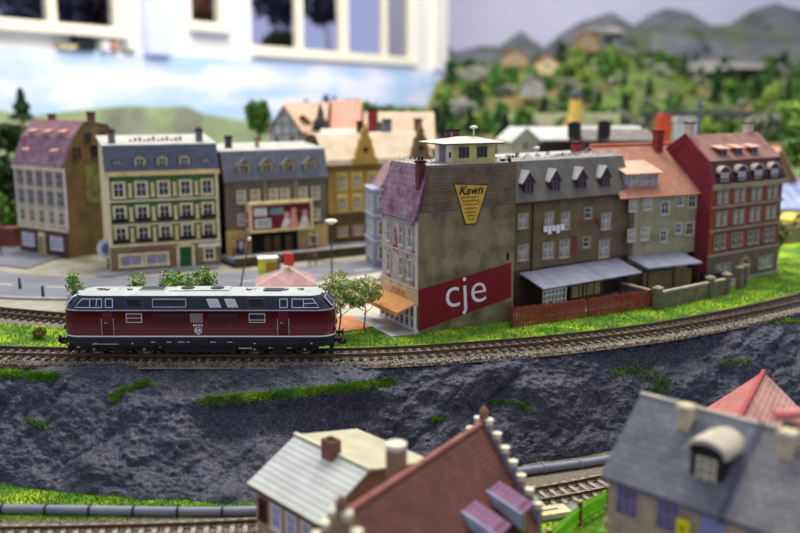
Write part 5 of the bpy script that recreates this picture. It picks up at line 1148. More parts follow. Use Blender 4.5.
# ================================================================ FOREGROUND HOUSES
m_slate3=M('slate_foreground',(104,108,116),.65,tex=('brick',.55,.42,.025,(92,96,105),(74,78,88)),nz=(1.5,.15))
m_stone=M('buff_stone',(188,176,146),.85,nz=(1.2,.12),tex=('brick',.9,.4,.02,(178,166,138),(156,146,122)))
m_vio=M('violet_pane',(112,104,140),.25,nz=(.7,.3))
def houseL():
    W,D=17.0,6.4; E=(10.05,-23.35); h=House('slate_roof_house','large buff stone house with grey slate roof and a round-topped dormer, bottom right',E,-45,W,D,z0=ZL)
    e=.95-ZL; rr=e+2.95
    h.body('walls',[(0,e-.1),(D/2,rr-.2),(D,e-.1)],[m_stone,m_stone],x0=.15)
    h.sheet('slate_roof',[(-.3,e-.3),(D/2,rr)],-.1,5.9,.16,m_slate3); h.sheet('slate_roof_wing',[(-.3,e-.3),(D/2,rr)],6.25,W,.16,M('slate_wing',(120,120,122),.7,tex=('brick',.55,.42,.025,(108,108,112),(90,90,96)),nz=(1.2,.2))); h.sheet('back_roof',[(D/2,rr),(D+.3,e-.3)],-.1,W,.16,m_slate3)
    b=MB(); b.prism([(5.9,-.4,e-.3),(5.9,D/2,rr+.3),(5.9,D/2,rr),(5.9,-.3,e-.55)],(.35,0,0)); b.build('valley_strip',M('dark_lead',(72,72,92),.6),h.root)
    b=MB(); b.box(-.15,D/2-.12,rr+.08,W,D/2+.12,rr+.24); b.build('ridge_cap',M('ridge_stone',(176,170,158),.8),h.root)
    MB().box(-.05,-.35,e-.42,W,-.12,e-.2).build('gutter',m_slate3,h.root)
    for k in range(6):
        u=1.25+k*2.15
        if k>=5: continue
        h.win('f',u,e-1.95,1.15,1.45,m_stone,frame=M('violet_frame',(150,140,160),.6),pane=m_vio if k!=2 else M('blue_pane',(130,150,200),.2),cols=3,rows=2,t=.06)
        for z in(e-4.7,e-7.0): h.win('f',u,z,1.15,1.45,m_stone,frame=MATS['violet_frame'],pane=m_vio,cols=3,rows=2,t=.06)
    h.box('string_course',0,-.08,e-2.7,W,0,e-2.55,m_stone)
    mb=M('yellow_sign_bright',(232,226,30),.5,nz=None)
    o=MB().box(-.3,-.25,-2.6,.3,-.1,0).build('vertical_sign',mb,h.root,(4.35,-.25,e-.95)); o['label']='bright yellow vertical sign'
    for i in range(5):
        MB().box(-.12,-.02,-.12,.12,0,.12).box(-.05,-.025,-.2,.06,0,-.1).build('sign_mark',M('sign_green_ink',(130,134,20),.6,nz=None),h.root,(4.35,-.5,e-1.3-i*.48))
    # dormer with barrel roof
    dr=MB().box(-.75,0,-.7,.75,2.4,1.1).build('dormer',M('dormer_black',(40,36,36),.7),h.root,(4.75,.7,e+.95)); dr.scale=(1.06,1,1.06)
    b=MB(); k=10; o_=[(-1.0*math.cos(math.pi*i/k),-.25,1.05+.65*math.sin(math.pi*i/k)) for i in range(k+1)]; i_=[(.85*math.cos(math.pi*i/k),-.25,1.0+.5*math.sin(math.pi*i/k)) for i in range(k+1)]; b.prism(o_+i_,(0,3.0,0)); b.build('dormer_roof',M('dormer_barrel',(186,178,160),.8,nz=(.8,.15)),dr)
    b=MB(); b.prism([(-.85*math.cos(math.pi*i/k),-.0,1.0+.5*math.sin(math.pi*i/k)) for i in range(k+1)],(0,.1,0)); b.box(-.45,-.06,-.35,.45,0,.85,1)
    for x in(-.45,-.02,.41): b.box(x,-.1,-.35,x+.05,-.04,.85,2)
    for z in(-.35,.02,.42,.8): b.box(-.45,-.1,z,.45,-.04,z+.05,2)
    b.build('window',[MATS['dormer_black'],M('dormer_glass',(150,150,130),.3),M('cream_mullion',(222,214,180),.6)],dr)
    ms=M('buff_chimney',(196,184,150),.8,nz=(.6,.2))
    for x,y in((2.75,D/2-.75),(7.6,D/2-.75)): h.chimney(x,y,rr-1.6,rr+.5,.62,.62,ms,M('cap_pale',(206,198,176),.8))
houseL()
def houseM():
    # red-roofed house behind the slate one
    W=5.4; D=9; h=House('red_roof_house','small house with pinkish red tiled gable roof half hidden behind the slate roof',(16.6,-15.6),-29,W,D,z0=ZL)
    A=h.root; mr=M('pink_red_tile',(186,138,130),.7,tex=('brick',.4,.35,.02,(196,104,102),(150,84,84)),nz=(1,.12)); mg=M('green_grey_gable',(138,140,112),.85,nz=(1,.15))
    e=5.8; rr=8.3
    b=MB(); b.prism([(0,0,-.3),(0,0,e),(W/2,0,rr-.1),(W,0,e),(W,0,-.3)],(0,D,0)); b.build('walls',mg,A)
    b=MB(); b.prism([(-.5,-.3,e-.45),(W/2,-.3,rr),(W/2,-.3,rr+.2),(-.55,-.3,e-.25)],(0,D+.6,0)); b.build('roof_left_slope',mr,A)
    b=MB(); b.prism([(W+.5,-.3,e-.45),(W/2,-.3,rr),(W/2,-.3,rr+.2),(W+.55,-.3,e-.25)],(0,D+.6,0)); b.build('roof_right_slope',M('pale_red_tile',(186,136,122),.7,tex=('brick',.4,.35,.03,(172,118,106),(206,176,160))),A)
    b=MB(); b.cyl((W/2,-.35,rr+.18),(W/2,D+.35,rr+.18),.17,n=8); b.build('ridge_tiles',M('ridge_bright_red',(168,74,72),.6),A)
houseM()
def pipes():
    x,y=17.0,-23.6
    r=thing('chimney_stack','buff chimney block with two fat pink pots lying across its top at the right edge','chimney',(18.9,-24.6,ZL+6))
    MB().box(-.35,-.35,0,.35,.35,5.0).build('stack',M('buff_chimney',(0,0,0)),r)
    for z,x0,m in((5.35,-1.1,0),(4.75,-.55,0)): MB().cyl((x0,0,z),(2.2,.3,z+.1),.26,n=14).cyl((x0-.35,0,z),(x0,0,z),.28,n=14,mi=1 if z<5 else 0).build('pot',[M('pink_pot',(222,130,124),.5),M('grey_pot_end',(110,112,120),.6)],r)
pipes()
def houseJ():
    W,D=6.1,7.4; E=(-8.05,-17.6); h=House('small_brick_house','small tan brick house with white-grey plank roof and brick chimney, bottom left of centre',E,-48,W,D,z0=ZL)
    e=-2.15-ZL; rr=-.45-ZL
    mb=M('tan_brick',(176,150,116),.85,tex=('brick',.45,.16,.015,(164,136,104),(140,122,100)),nz=(1,.15))
    h.body('walls',[(0,e-.05),(3,rr-.15),(D,e+.75)],[mb,mb])
    h.sheet('plank_roof',[(-.35,e-.25),(3,rr)],-.25,W+.3,.14,M('white_grey_planks',(196,200,196),.7,tex=('grid',40,.38,.035,(186,190,188),(140,144,146)),nz=(1.5,.1)))
    h.sheet('back_roof',[(3,rr),(D+.1,e+.9)],-.25,W+.3,.14,M('cream_roof',(186,180,154),.8,nz=(1.5,.1)))
    MB().box(-.35,2.85,rr+.08,W+.4,3.1,rr+.24).build('ridge_cap',M('ridge_cream',(200,196,170),.8),h.root)
    o=MB().box(-.45,-.35,-.6,.45,.35,1.05).box(-.36,-.26,1.05,.36,.26,1.06,1).box(-.45,-.35,1.05,-.36,.35,1.15).box(.36,-.35,1.05,.45,.35,1.15).box(-.36,-.35,1.05,.36,-.26,1.15).box(-.36,.26,1.05,.36,.35,1.15).build('chimney',[M('brown_brick_chimney',(142,98,74),.85,tex=('brick',.3,.12,.02,(128,86,66),(110,84,70))),m_dark],h.root,(3.3,2.8,rr-.2))
    for u,f in((2.1,'f'),(3.5,'f'),(4.9,'f')):
        for z in(e-2.1,e-4.4): h.win(f,u,z,.75,1.3,m_white,pane=M('blue_pane',(130,150,200),.2),cols=2,rows=2)
    h.win('f',.75,e-2.0,.45,1.0,m_wood,frame=m_wood,rows=1); 
    for z in(e-1.8,): h.win('r',2.6,z,.7,1.2,m_white,pane=m_pane)
    h.box('eaves_board',-.2,-.32,e-.42,W+.2,-.15,e-.2,m_wood)
houseJ()
def houseK():
    # ridge runs away from the camera; local x = across (right slope +x), y = along ridge
    root=thing('stepped_gable_house','tall house with steep brown tiled roof and stepped gables capped with pale blocks, bottom centre','building',(-2.55,-28.2,ZL),R(-32.4)); h=13.3+.2; zr=.85-ZL; hw=3.3; drop=4.9; ze=zr-drop
    mt=M('brown_roof_tile',(120,78,68),.7,tex=('brick',.5,.3,.02,(108,70,62),(80,50,46)),nz=(1.2,.12)); mw=M('tan_gable_K',(150,124,92),.85,nz=(1,.2)); cap=M('pale_cap',(226,222,196),.7)
    b=MB(); b.prism([(-hw,0,0),(-hw,0,ze),(0,0,zr-.1),(hw,0,ze),(hw,0,0)],(0,h,0)); b.build('walls',mw,root)
    for s in(-1,1):
        b=MB(); b.prism([(s*(hw+.25),.1,ze-.37),(0,.1,zr),(0,.1,zr+.17),(s*(hw+.35),.1,ze-.3)],(0,h-.2,0)); b.build('tiled_roof',mt,root)
    MB().cyl((0,.1,zr+.12),(0,h,zr+.12),.16,n=8).build('ridge_tiles',M('ridge_brown',(150,96,84),.7),root)
    for yy,nm in((h,0),(0,1)):
        b=MB(); n=7; sy=.45
        for s in(-1,1):
            for i in range(n):
                x0=hw*1.08*(i)/n; x1=hw*1.08*(i+1)/n; zt=zr-drop*(i)/n+.05
                b.box(s*x0,yy-sy/2,0 if i==0 else zt-2.0,s*x1,yy+sy/2,zt,0)
        b.build('stepped_gable',M('gable_blue_grey',(130,124,140),.8,nz=(.8,.2)) if nm==0 else mw,root)
        b=MB()
        for s in(-1,1):
            for i in range(n):
                x=hw*1.08*(i+.6)/n; zt=zr-drop*(i)/n+.05; b.cyl((s*x,yy,zt),(s*x,yy,zt+.22),.24,.2,10); b.cyl((s*x,yy,zt+.22),(s*x,yy,zt+.3),.29,n=10)
        b.build('gable_caps',cap,root)
        b=MB(); b.box(-.2,yy-.2,zr,.2,yy+.2,zr+.75); b.cyl((0,yy,zr+.75),(0,yy,zr+1.0),.26,.12,10); b.build('gable_finial',M('finial_brown',(134,96,80),.8),root)
    # chimney and dormers on right slope
    b=MB(); b.box(-.38,-.38,0,.38,.38,2.1); b.cyl((0,0,2.1),(0,0,2.35),.52,n=14,mi=1); b.build('chimney',[M('tan_chimney_K',(166,134,100),.8),cap],root,(-1.0,6.0,zr-1.15))
    mv=M('purple_dormer_tile',(138,96,132),.7,tex=('brick',.35,.3,.02,(126,86,120),(96,66,92))); ml=M('pale_blue_verge',(160,172,196),.7)
    for k,yy in enumerate((11.3,8.5)):
        x0=1.95; z0=zr-2.75
        dr=MB().box(0,-.6,-2.2,1.6,.6,-.3,0).build('dormer',M('dormer_wall_K',(92,70,56),.8),root,(x0,yy,z0))
        b=MB(); b.prism([(-.2,-.75,.2),(1.85,-.75,-.6),(1.85,-.75,-.45),(-.2,-.75,.35)],(0,1.5,0)); b.build('dormer_roof',mv,dr)
        b=MB(); b.prism([(-.2,-.85,-.1),(1.88,-.85,-1.3),(1.88,-.85,-.4),(-.2,-.85,.4)],(0,.1,0)); b.build('dormer_verge',ml,dr)
        b=MB(); b.box(1.6,-.4,-1.8,1.65,.4,-.8,1); b.box(1.6,-.03,-1.8,1.7,.03,-.8,0); b.build('window',[m_cream,m_pane],dr)
    for z in(ze-1.8,ze-4):
        for x in(-1.8,0,1.8): window(root,(x,-.25,z),0,.9,1.3,m_white)
    o=MB().box(-.5,-.3,0,.5,-.22,.7).build('gable_sign',M('turquoise_sign',(90,160,170),.5),root,(.4,0,zr-3.2)); o['label']='small turquoise sign'
    MB().cyl((-.6,-.3,zr-2.2),(-.6,-.22,zr-2.2),.3,n=14).build('clock_face',M('orange_red_round',(200,80,50),.5),root)
houseK()
# green fence
p0,p1,p2=G(607,510,ZL),G(579,526,ZL),G(548,556,ZL)
def green_fence():
    mg=M('lime_fence',(140,214,60),.6,nz=(.4,.2)); mp=M('brown_fence_post',(112,84,46),.8)
    pts=[p0,p1,p2]; r=thing('picket_fence','bright green picket fence with brown posts between the stepped gable and the slate house','fence',(p0[0],p0[1],ZL))
    for a,b in zip(pts[:-1],pts[1:]):
        L,an=seg_place(a,b); m=MB(); n=int(L/.2); loc=(a[0]-p0[0],a[1]-p0[1],0)
        for i in range(n): m.box(i*L/n,-.03,.15,i*L/n+.12,.03,1.35); m.prism([(i*L/n,-.03,1.35),(i*L/n+.12,-.03,1.35),(i*L/n+.06,-.03,1.45)],(0,.06,0))
        for z in(.3,1.1): m.box(0,.03,z,L,.08,z+.14)
        m.build('picket_panel',mg,r,loc,an)
    for q in pts: MB().box(-.12,-.12,-.1,.12,.12,1.6).box(-.16,-.16,1.6,.16,.16,1.68,1).build('post',[mp,M('tan_cap',(190,160,100),.8)],r,(q[0]-p0[0],q[1]-p0[1],0),.4)
green_fence()
# point machine / cream slab beside the lower track
x,y=G(549,513,ZL+.2); an=R(17)
r=thing('switch_motor_cover','cream slotted cover plate on a grey base beside the lower track','cover plate',(x,y,ZL),an)
MB().box(-2.6,-.75,0,2.6,.75,.22).build('base_plate',M('grey_base',(120,120,124),.7),r); MB().box(-1.35,-.6,.22,1.25,.55,.42).build('cover',M('cream_cover',(214,200,160),.7),r); MB().box(-.75,-.08,.42,.6,.06,.435).build('slot',m_dark,r)
# ================================================================ BACKGROUND TOWN
def simple_house(name,label,px0,px1,ybase,yeave,ytop,yw,D,mw,mr,style='gable_x',extra=None,cat='building'):
    X0,zb=Yp(px0,ybase,yw); X1,_=Yp(px1,ybase,yw); _,ze=Yp((px0+px1)/2,yeave,yw); _,zt=Yp((px0+px1)/2,ytop,yw+D*.4); W=X1-X0; zb=min(zb,ze-3)
    r=thing(name,label,cat,(X0,yw,zb)); e=ze-zb; t=zt-zb
    if style=='gable_x':   # ridge along x
        MB().prism([(0,0,-6),(0,0,e),(0,D/2,t-.15),(0,D,e),(0,D,-6)],(W,0,0)).build('walls',mw,r)
        b=MB()
        b.prism([(-.5,-.5,e-.3),(-.5,D/2,t),(-.5,D/2,t+.3),(-.5,-.5,e)],(W+1,0,0)); b.prism([(-.5,D+.5,e-.3),(-.5,D/2,t),(-.5,D/2,t+.3),(-.5,D+.5,e)],(W+1,0,0)); b.build('roof',mr,r)
    else:
        MB().prism([(0,0,-6),(0,0,e),(W/2,0,t-.15),(W,0,e),(W,0,-6)],(0,D,0)).build('walls',mw,r)
        b=MB()
        for s,x in((0,-.5),(1,W+.5)): b.prism([(x,-.5,e-.3),(W/2,-.5,t),(W/2,-.5,t+.3),(x,-.5,e)],(0,D+1,0))
        b.build('roof',mr,r)
    n=max(1,int(W/2.2)); 
    for i in range(n): window(r,(W*(i+.5)/n,0,e-2.0),0,.9,1.3,m_white,pane=m_pane)
    return r,W,e,t
mh=M('half_timber_white',(196,202,214),.8,tex=('grid',1.3,1.6,.14,(196,202,214),(120,116,130))); mr1=M('pinkish_beige_roof',(206,172,148),.8,nz=(3,.1)); mr2=M('salmon_roof',(226,158,136),.8,nz=(3,.1))
simple_house('half_timbered_house','white and blue-grey timbered gable house with a beige roof near the green tree',270,300,152,132,106,78,9,mh,mr1,'gable_y')
r,W,e,t=simple_house('beige_roof_house','house with broad pinkish beige roof beside the timbered gable',286,324,150,132,104,84,9,M('ochre_wall2',(190,150,80),.8),mr1)
dormer(r,(W*.45,.8,e+.6),2.2,1.3,3,'gable',m_wood,mr1,m_cream,over=.3)
simple_house('salmon_roof_house','house with bright salmon pink roof right of the dark spired tower',334,358,150,130,102,86,8,mh,mr2)
simple_house('large_roof_house','big house with wide pale beige roof behind the ochre gables',366,432,165,148,114,72,14,M('tan_wall3',(150,126,90),.8),M('dusty_beige_roof',(196,168,144),.8,nz=(3,.12)))
r,W,e,t=simple_house('white_roof_house','house with cream white roof directly behind the ochre gabled house',322,370,165,152,131,66,9,M('tan_wall3',(0,0,0)),M('cream_white_roof',(214,206,186),.8,nz=(3,.08)))
def spire():
    X,zb=Yp(321,150,72); _,zt=Yp(321,97,72); h=zt-zb
    r=thing('spired_tower','dark brown church tower with pointed spire behind the cinema','tower',(X,72,zb-5))
    h+=5; MB().box(-1.1,-1.1,0,1.1,1.1,h*.62).build('tower_shaft',M('dark_brown_stone',(84,60,54),.8),r)
    MB().lathe([(1.5,0),(1.1,.8),(1.2,1.2),(.6,1.8),(.5,2.6),(.02,4.2)],10).build('spire_roof',M('dark_slate_spire',(62,58,64),.7),r,(0,0,h*.62)); MB().box(-1.3,-1.3,0,1.3,1.3,.3).build('cornice',m_cream,r,(0,0,h*.6-.1))
    window(r,(0,-1.1,h*.45),0,.7,1.4,m_cream,arch=True)
spire()
for i,(px,a,b_,w,c,l) in enumerate(((362,126,142,1.0,(70,66,74),'dark chimney stack standing on the cream white roof'),(373,110,142,1.5,(150,60,60),'red chimney stack between the salmon and the beige roofs'),(382,124,150,1.6,(110,118,128),'blue-grey ventilation stack in front of the big beige roof'),(418,120,140,1.2,(130,96,80),'brown chimney near the right end of the big beige roof'))):
    yw=70; X,zb=Yp(px,b_,yw); _,zt=Yp(px,a,yw); tag(MB().box(-w/2,-w/2,-3,w/2,w/2,zt-zb).box(-w/2-.15,-w/2-.15,zt-zb,w/2+.15,w/2+.15,zt-zb+.25,1).build('chimney_stack',[M('stack_%d'%i,c,.8),m_dark],None,(X,yw,zb)),l,'chimney')
# ---- engine shed + locomotives right of centre
def shed():
    yw=66; X0,zb=Yp(512,168,yw); _,ze=Yp(512,142,yw); _,zt=Yp(526,129,yw)
    r=thing('engine_shed','long engine shed with cream gable front and pale grey roof behind the tenement','shed',(X0,yw,zb),R(12)); e=ze-zb; t=zt-zb
    ms=M('shed_cream',(190,190,166),.8,nz=(2,.1)); b=MB()
    b.prism([(0,0,-3),(0,0,e),(2.0,0,t),(4.0,0,e),(4.0,0,-3)],(0,7,0)); b.build('gable_front',ms,r)
    b=MB(); b.box(4.0,3.5,-3,22,9,e-.1); b.build('hall',M('shed_dark',(70,66,62),.8),r)
    b=MB(); b.prism([(-.3,-.4,e-.2),(2,-.4,t),(2,-.4,t+.2),(-.4,-.4,e)],(0,7.6,0)); b.prism([(4.3,-.4,e-.2),(2,-.4,t),(2,-.4,t+.2),(4.4,-.4,e)],(0,7.6,0)); b.prism([(2.2,3,e-.1),(2.2,6,t-.1),(2.2,6,t+.1),(2.2,3,e+.1)],(20.5,0,0)); b.prism([(2.2,9.4,e-.1),(2.2,6,t-.1),(2.2,6,t+.1),(2.2,9.4,e+.1)],(20.5,0,0)); b.build('shed_roof',M('shed_roof_pale',(186,188,186),.7,nz=(2,.1)),r)
    MB().cyl((2,-.08,e-.6),(2,0,e-.6),.5,n=14).build('round_window',M('tan_round',(150,120,90),.7),r)
    window(r,(1,0,e-2.6),0,.8,1.2,m_white); window(r,(3,0,e-2.6),0,.8,1.2,m_white)
shed()
def steam(label,px,py,yw,s=1,rot=0):
    X,z=Yp(px,py,yw); r=thing('steam_locomotive',label,'locomotive',(X,yw,z-1.2),rot); k=M('loco_black',(46,44,46),.5)
    MB().cyl((-3.5,0,1.7),(3.2,0,1.7),.9,n=16).cyl((3.2,0,1.7),(3.5,0,1.7),.75,n=16).build('boiler',k,r); MB().box(-5.6,-1.2,.8,-3.4,1.2,3.4).prism([(-5.8,-1.4,3.4),(-5.8,0,3.8),(-5.8,1.4,3.4)],(2.6,0,0)).build('cab',k,r)
    MB().cyl((2.4,0,2.5),(2.4,0,3.6),.28,.36,12).build('smokestack',k,r); MB().lathe([(.4,0),(.4,.5),(.1,.8)],12).build('steam_dome',k,r,(.2,0,2.5)); MB().box(-5.6,-1,.4,3.6,1,.8).build('running_board',k,r)
    for x in(-4.4,-2.4,-.6,1.2,2.9): MB().cyl((x,-1.0,.55),(x,-.8,.55),.6,n=16).cyl((x,.8,.55),(x,1.0,.55),.6,n=16).build('wheelset',M('dark_red_wheel',(90,40,36),.6),r)
    return r
steam('black steam locomotive standing above the shed roof, left of the two',576,131,62,rot=R(75)).scale=(.7,.7,.7); steam('black steam locomotive above the shed roof, right of the two',603,130,62,rot=R(80)).scale=(.7,.7,.7)
# ---- hillside on the right
HX=np.linspace(0,1,150); 
def hill_z(X,Y):
    """height of the far landscape"""
    t=np.clip((Y-95)/230,0,1); base=3+t**.9*25
    bump=fbm(X/38,Y/45,0*X+2,4)*9*np.clip(t*2,0,1)
    knob=9*np.exp(-((X-75)/34)**2-((Y-300)/60)**2)
    return base+bump+knob
m_hill=M('hill_scatter',(72,92,44),.95,nz=(5,.55),col2=(104,92,58),thr=(16,.48,.6))
def hill():
    n,m=120,110; u=np.linspace(0,1,n)[:,None]; t=np.linspace(0,1,m)[None,:]; Y=90+t*250+u*0; w0=-2+(Y-90)*.09; X=w0+u*((Y+64.6)*.56-w0)
    Z=hill_z(X,Y)+fbm(X/6,Y/6,0*X,3)*1.6
    Z[:,0]=-2
    i=np.arange(n-1)[:,None]*m+np.arange(m-1)[None,:]; f=np.stack([i,i+m,i+m+1,i+1],2).reshape(-1,4)
    o=place('ground_hillside',npmesh('ground_hillside',np.stack([X,Y,Z],2).reshape(-1,3),f,m_hill)); tag(o,'green and brown wooded hillside of the far layout','hillside',kind='structure')
hill()
def hz1(x,y): return float(hill_z(np.array([x]),np.array([y]))[0])
protos=[]
kinds=[('dark_conifer',dk,'cone','dark conifer on the far hillside',8,2.4,260,.9),('leafy_tree',md_,'blob','mid green leafy tree on the far hillside',6,3.2,300,1.0),('light_tree',lt,'blob','yellow-green tree on the far hillside',5.5,3.2,300,1.0),('grey_bush',gy,'blob','pale grey-green bush on the far hillside',4,3.2,260,1.0)]
for i,(nm,m_,sh,lb,hh,rx,n,lf) in enumerate(kinds):
    me=crown_mesh('crown',n,rx,hh*.44,lf,sh,m_,90+i); tm=trunk_mesh(hh*.6,.3,m_bark,0,1,i); protos.append((nm,lb,me,tm,hh))
g=random.Random(5)
cnt=0
for k in range(290):
    t=g.random()**.8; y=105+t*225; x0=2+(y-90)*.09; x=x0+g.random()*((y+64.6)*.47-x0); i=g.choices(range(4),[5,5,3,3] if x>90 else [3,5,4,4])[0]
    if abs(x-60)<9 and 95<y<150: continue
    nm,lb,me,tm,hh=protos[i]; s=.6+g.random()*.6
    r=thing(nm,lb,'tree' if i<3 else 'bush',(x,y,hz1(x,y)-.6),g.random()*6,'trees and bushes on the far hillside, '+nm.replace('_',' ')); r.scale=(s,s,s)
    place('trunk',tm,r); place('crown',me,r,(0,0,hh*.12)); cnt+=1
# rocks / cottages on hill
mrk=M('pale_rock',(124,122,118),.9,nz=(3,.3))
def rock(label,px,py,yw,w,h):
    X,z=Yp(px,py,yw); b=bmesh.new(); bmesh.ops.create_icosphere(b,subdivisions=3,radius=1); 
    for v in b.verts:
        q=v.co; d=1+.35*float(fbm(np.array([q.x*1.5+px]),np.array([q.y*1.5]),np.array([q.z*1.5]),3)[0])*2; v.co=Vector((q.x*w*d,q.y*w*.5*d,q.z*h*d))
    me=bpy.data.meshes.new('rock'); b.to_mesh(me); b.free(); me.materials.append(mrk); uvbox(me); o=place('rock_outcrop',me,None,(X,yw,z)); tag(o,label,'rock')
rock('large pale grey rock face at the right of the hillside, upper band',715,70,300,30,3); rock('grey rock face among trees near the white corner of the room wall',475,74,250,5,2.5); rock('pale scree patch low on the hillside by the end of the sky board',462,108,170,4,2.2); rock('grey rock outcrop on the hilltop with the cottage',604,34,290,7,2.5); rock('pale rock strip below the upper rock face at the right',655,80,280,12,2)
def cottage(label,px,py,yw,W,H,mw,mr,D=5):
    X,z=Yp(px,py,yw); r=thing('cottage',label,'building',(X-W/2,yw,z)); MB().prism([(0,0,-2),(0,0,H*.5),(W/2,0,H*.95),(W,0,H*.5),(W,0,-2)],(0,D,0)).build('walls',mw,r)
    b=MB(); 
    for x in(-.5,W+.5): b.prism([(x,-.5,H*.45),(W/2,-.5,H),(W/2,-.5,H*1.08),(x,-.5,H*.53)],(0,D+1,0))
    b.build('roof',mr,r); window(r,(W/2,0,.4),0,W*.2,H*.3,m_white)
mrb=M('brown_red_roof',(150,88,68),.8)
cottage('small cottage with red-brown roof on the hilltop',588,46,270,8,5,M('tan_wall3',(0,0,0)),mrb); cottage('cream cottage on the slope left of the green hill',547,68,240,7,4,M('cottage_cream',(214,190,140),.8),mrb); cottage('brown-roofed farmhouse near the upper left of the hillside',515,60,250,8,3.5,M('cottage_tan',(170,140,110),.8),mrb); cottage('pale grey cottage beside the green hilltop',533,90,200,6,4,M('cottage_grey',(170,166,158),.8),M('cottage_greyroof',(120,116,112),.8))
# yellow tower
X,z=Yp(575,124,112); _,zt=Yp(575,98,112)
r=thing('yellow_tower','tall yellow water tower with dark cap beyond the steam locomotives','tower',(X,112,z-4)); hh=zt-z+4
MB().cyl((0,0,0),(0,0,hh),1.5,1.2,14).build('tower_shaft',M('yellow_paint',(226,190,96),.7),r); MB().lathe([(1.4,0),(1.5,.4),(.9,1.2),(.1,2.2)],14).build('tower_cap',M('dark_cap',(70,74,90),.7),r,(0,0,hh)); MB().box(-2.2,-1.2,-2,-.4,1.2,hh*.5).build('tower_annex',M('peach_paint',(216,168,116),.7),r)
# viaduct / dark hall
X0,z0=Yp(640,122,150);X1,_=Yp(790,122,150); r=thing('viaduct','long dark grey bridge crossing the lower hillside at the right','bridge',(X0,150,z0-1)); Wd=X1-X0
MB().box(0,-1.5,2.4,Wd,1.5,3.6).build('deck',M('dark_deck',(86,84,88),.7),r)
for k in range(9): MB().box(-.6,-1,-6,.6,1,2.4).build('pier',M('pier_stone',(96,88,78),.9),r,(Wd*(k+.5)/9,0,0))
X,z=Yp(663,125,120); tag(MB().box(-1.3,-1,-3,1.3,1,2.9).prism([(-1.4,-1.1,2.9),(1.4,-1.1,2.9),(0,-1.1,3.3)],(0,2.2,0)).build('goods_wagon',M('orange_red_wagon',(206,84,54),.7),None,(X,120,z-1)),'orange-red wagon box beyond the tiled roofs','wagon')
X,z=Yp(686,124,118); tag(MB().box(-2.4,-1,-2,2.4,1,1.8).prism([(-2.6,-1.2,1.8),(2.6,-1.2,1.8),(2.2,-1.2,2.3),(-2.2,-1.2,2.3)],(0,2.4,0)).build('white_wagon',M('pale_wagon',(196,200,200),.7),None,(X,118,z-1)),'pale wagon right of the orange-red wagon box','wagon')
X,z=Yp(698,140,60); _,zt=Yp(698,100,60); tag(MB().cyl((0,0,-3),(0,0,zt-z),.35,.2,8).box(-.5,-.3,zt-z-1,.5,.3,zt-z-.6).build('signal_mast',M('grey_mast',(110,108,124),.6),None,(X,60,z)),'grey mast rising behind the red house roof','mast')
r,W,e,t=simple_house('dark_hall','long low dark building behind the red tiled roof',585,650,160,140,131,64,8,M('dark_hall_wall',(72,66,60),.8),M('dark_hall_roof',(112,108,104),.8))
# low walls and light strips
for i,(p,q,yy,c) in enumerate((((500,114),(560,112),150,(200,196,160)),((560,113),(620,116),140,(190,190,150)))):
    X0,z0=Yp(*p,yy);X1,z1=Yp(*q,yy); tag(MB().box(X0,yy,z0-3,X1,yy+2,z0).build('low_wall',M('strip_%d'%i,c,.8)),['pale low wall left of the yellow tower','pale low wall right of the yellow tower'][i],'wall')
# ---- right edge: house, street, vehicles
simple_house('pink_roof_house','house with dusty pink roof just right of the red house',762,792,190,180,148,75,9,M('tan_wall3',(0,0,0)),M('dusty_pink_roof',(206,150,128),.8,nz=(3,.1)),'gable_y')
def car(name,label,x,y,z,rot,col,L=4.6,cat='car'):
    r=thing(name,label,cat,(x,y,z),rot); m_=M('car_%d_%d_%d'%col,col,.3,nz=None,spec=.5)
    pr=[(-L/2,0,.3),(-L/2,0,.9),(-L*.38,0,1.0),(-L*.25,0,1.55),(L*.15,0,1.55),(L*.3,0,1.0),(L/2,0,.85),(L/2,0,.3)]
    MB().prism([(a,-.95,c) for a,b_,c in pr],(0,1.9,0)).build('car_body',m_,r); MB().prism([(-L*.35,-.97,1.02),(-L*.24,-.97,1.45),(L*.13,-.97,1.45),(L*.26,-.97,1.02)],(0,1.94,0)).build('side_windows',m_pane,r)
    for a in(-L*.32,L*.32):
        for s in(-1,1): MB().cyl((a,s*.8,.33),(a,s*1.0,.33),.36,n=14).build('wheel',m_iron,r)
x,y=G(793,224,1.6); car('car','yellow car on the road at the right edge',x,y,1.6,R(40),(240,206,60))
x,y=G(775,190,2.2); car('car','small yellow-orange car behind the red house corner',x+1,y+4,2.6,R(60),(240,190,70),4)
X,z=Yp(787,205,68); r=thing('glass_pavilion','pale pavilion with sloping lilac-blue glass roof at the right edge','pavilion',(X-4,68,z-2.2),R(8)); MB().box(0,0,-3,11,8,1.5).build('walls',M('pavilion_pale',(196,190,184),.8),r)
b=MB(); b.prism([(-.3,-.5,1.4),(-.3,7,5.2),(-.3,7,5.4),(-.3,-.5,1.6)],(11.5,0,0)); b.build('glass_roof',M('lilac_glass',(150,166,214),.25,nz=(2,.2)),r); b=MB()
for k in range(7): b.prism([(k*1.8-.2,-.5,1.62),(k*1.8-.2,7,5.42),(k*1.8-.2,7,5.55),(k*1.8-.2,-.5,1.75)],(.16,0,0))
b.build('glazing_bars',m_white,r)
ribbon('road','pale road curving behind the red house at the right edge',[(46,62),(56,58),(66,56),(80,58)],-3,3,1.55,M('pale_road',(168,160,158),.8),th=1.6)
b=MB(); b.strip([(x,y,0) for x,y in crom([(44,50),(52,50),(60,52),(72,58)],1)],[(0,0),(0,2.3),(.5,2.3),(.5,0)],closed=True); tag(b.build('stone_wall',M('olive_wall_stone',(136,132,96),.9)),'low olive stone wall along the road at the right edge','wall')
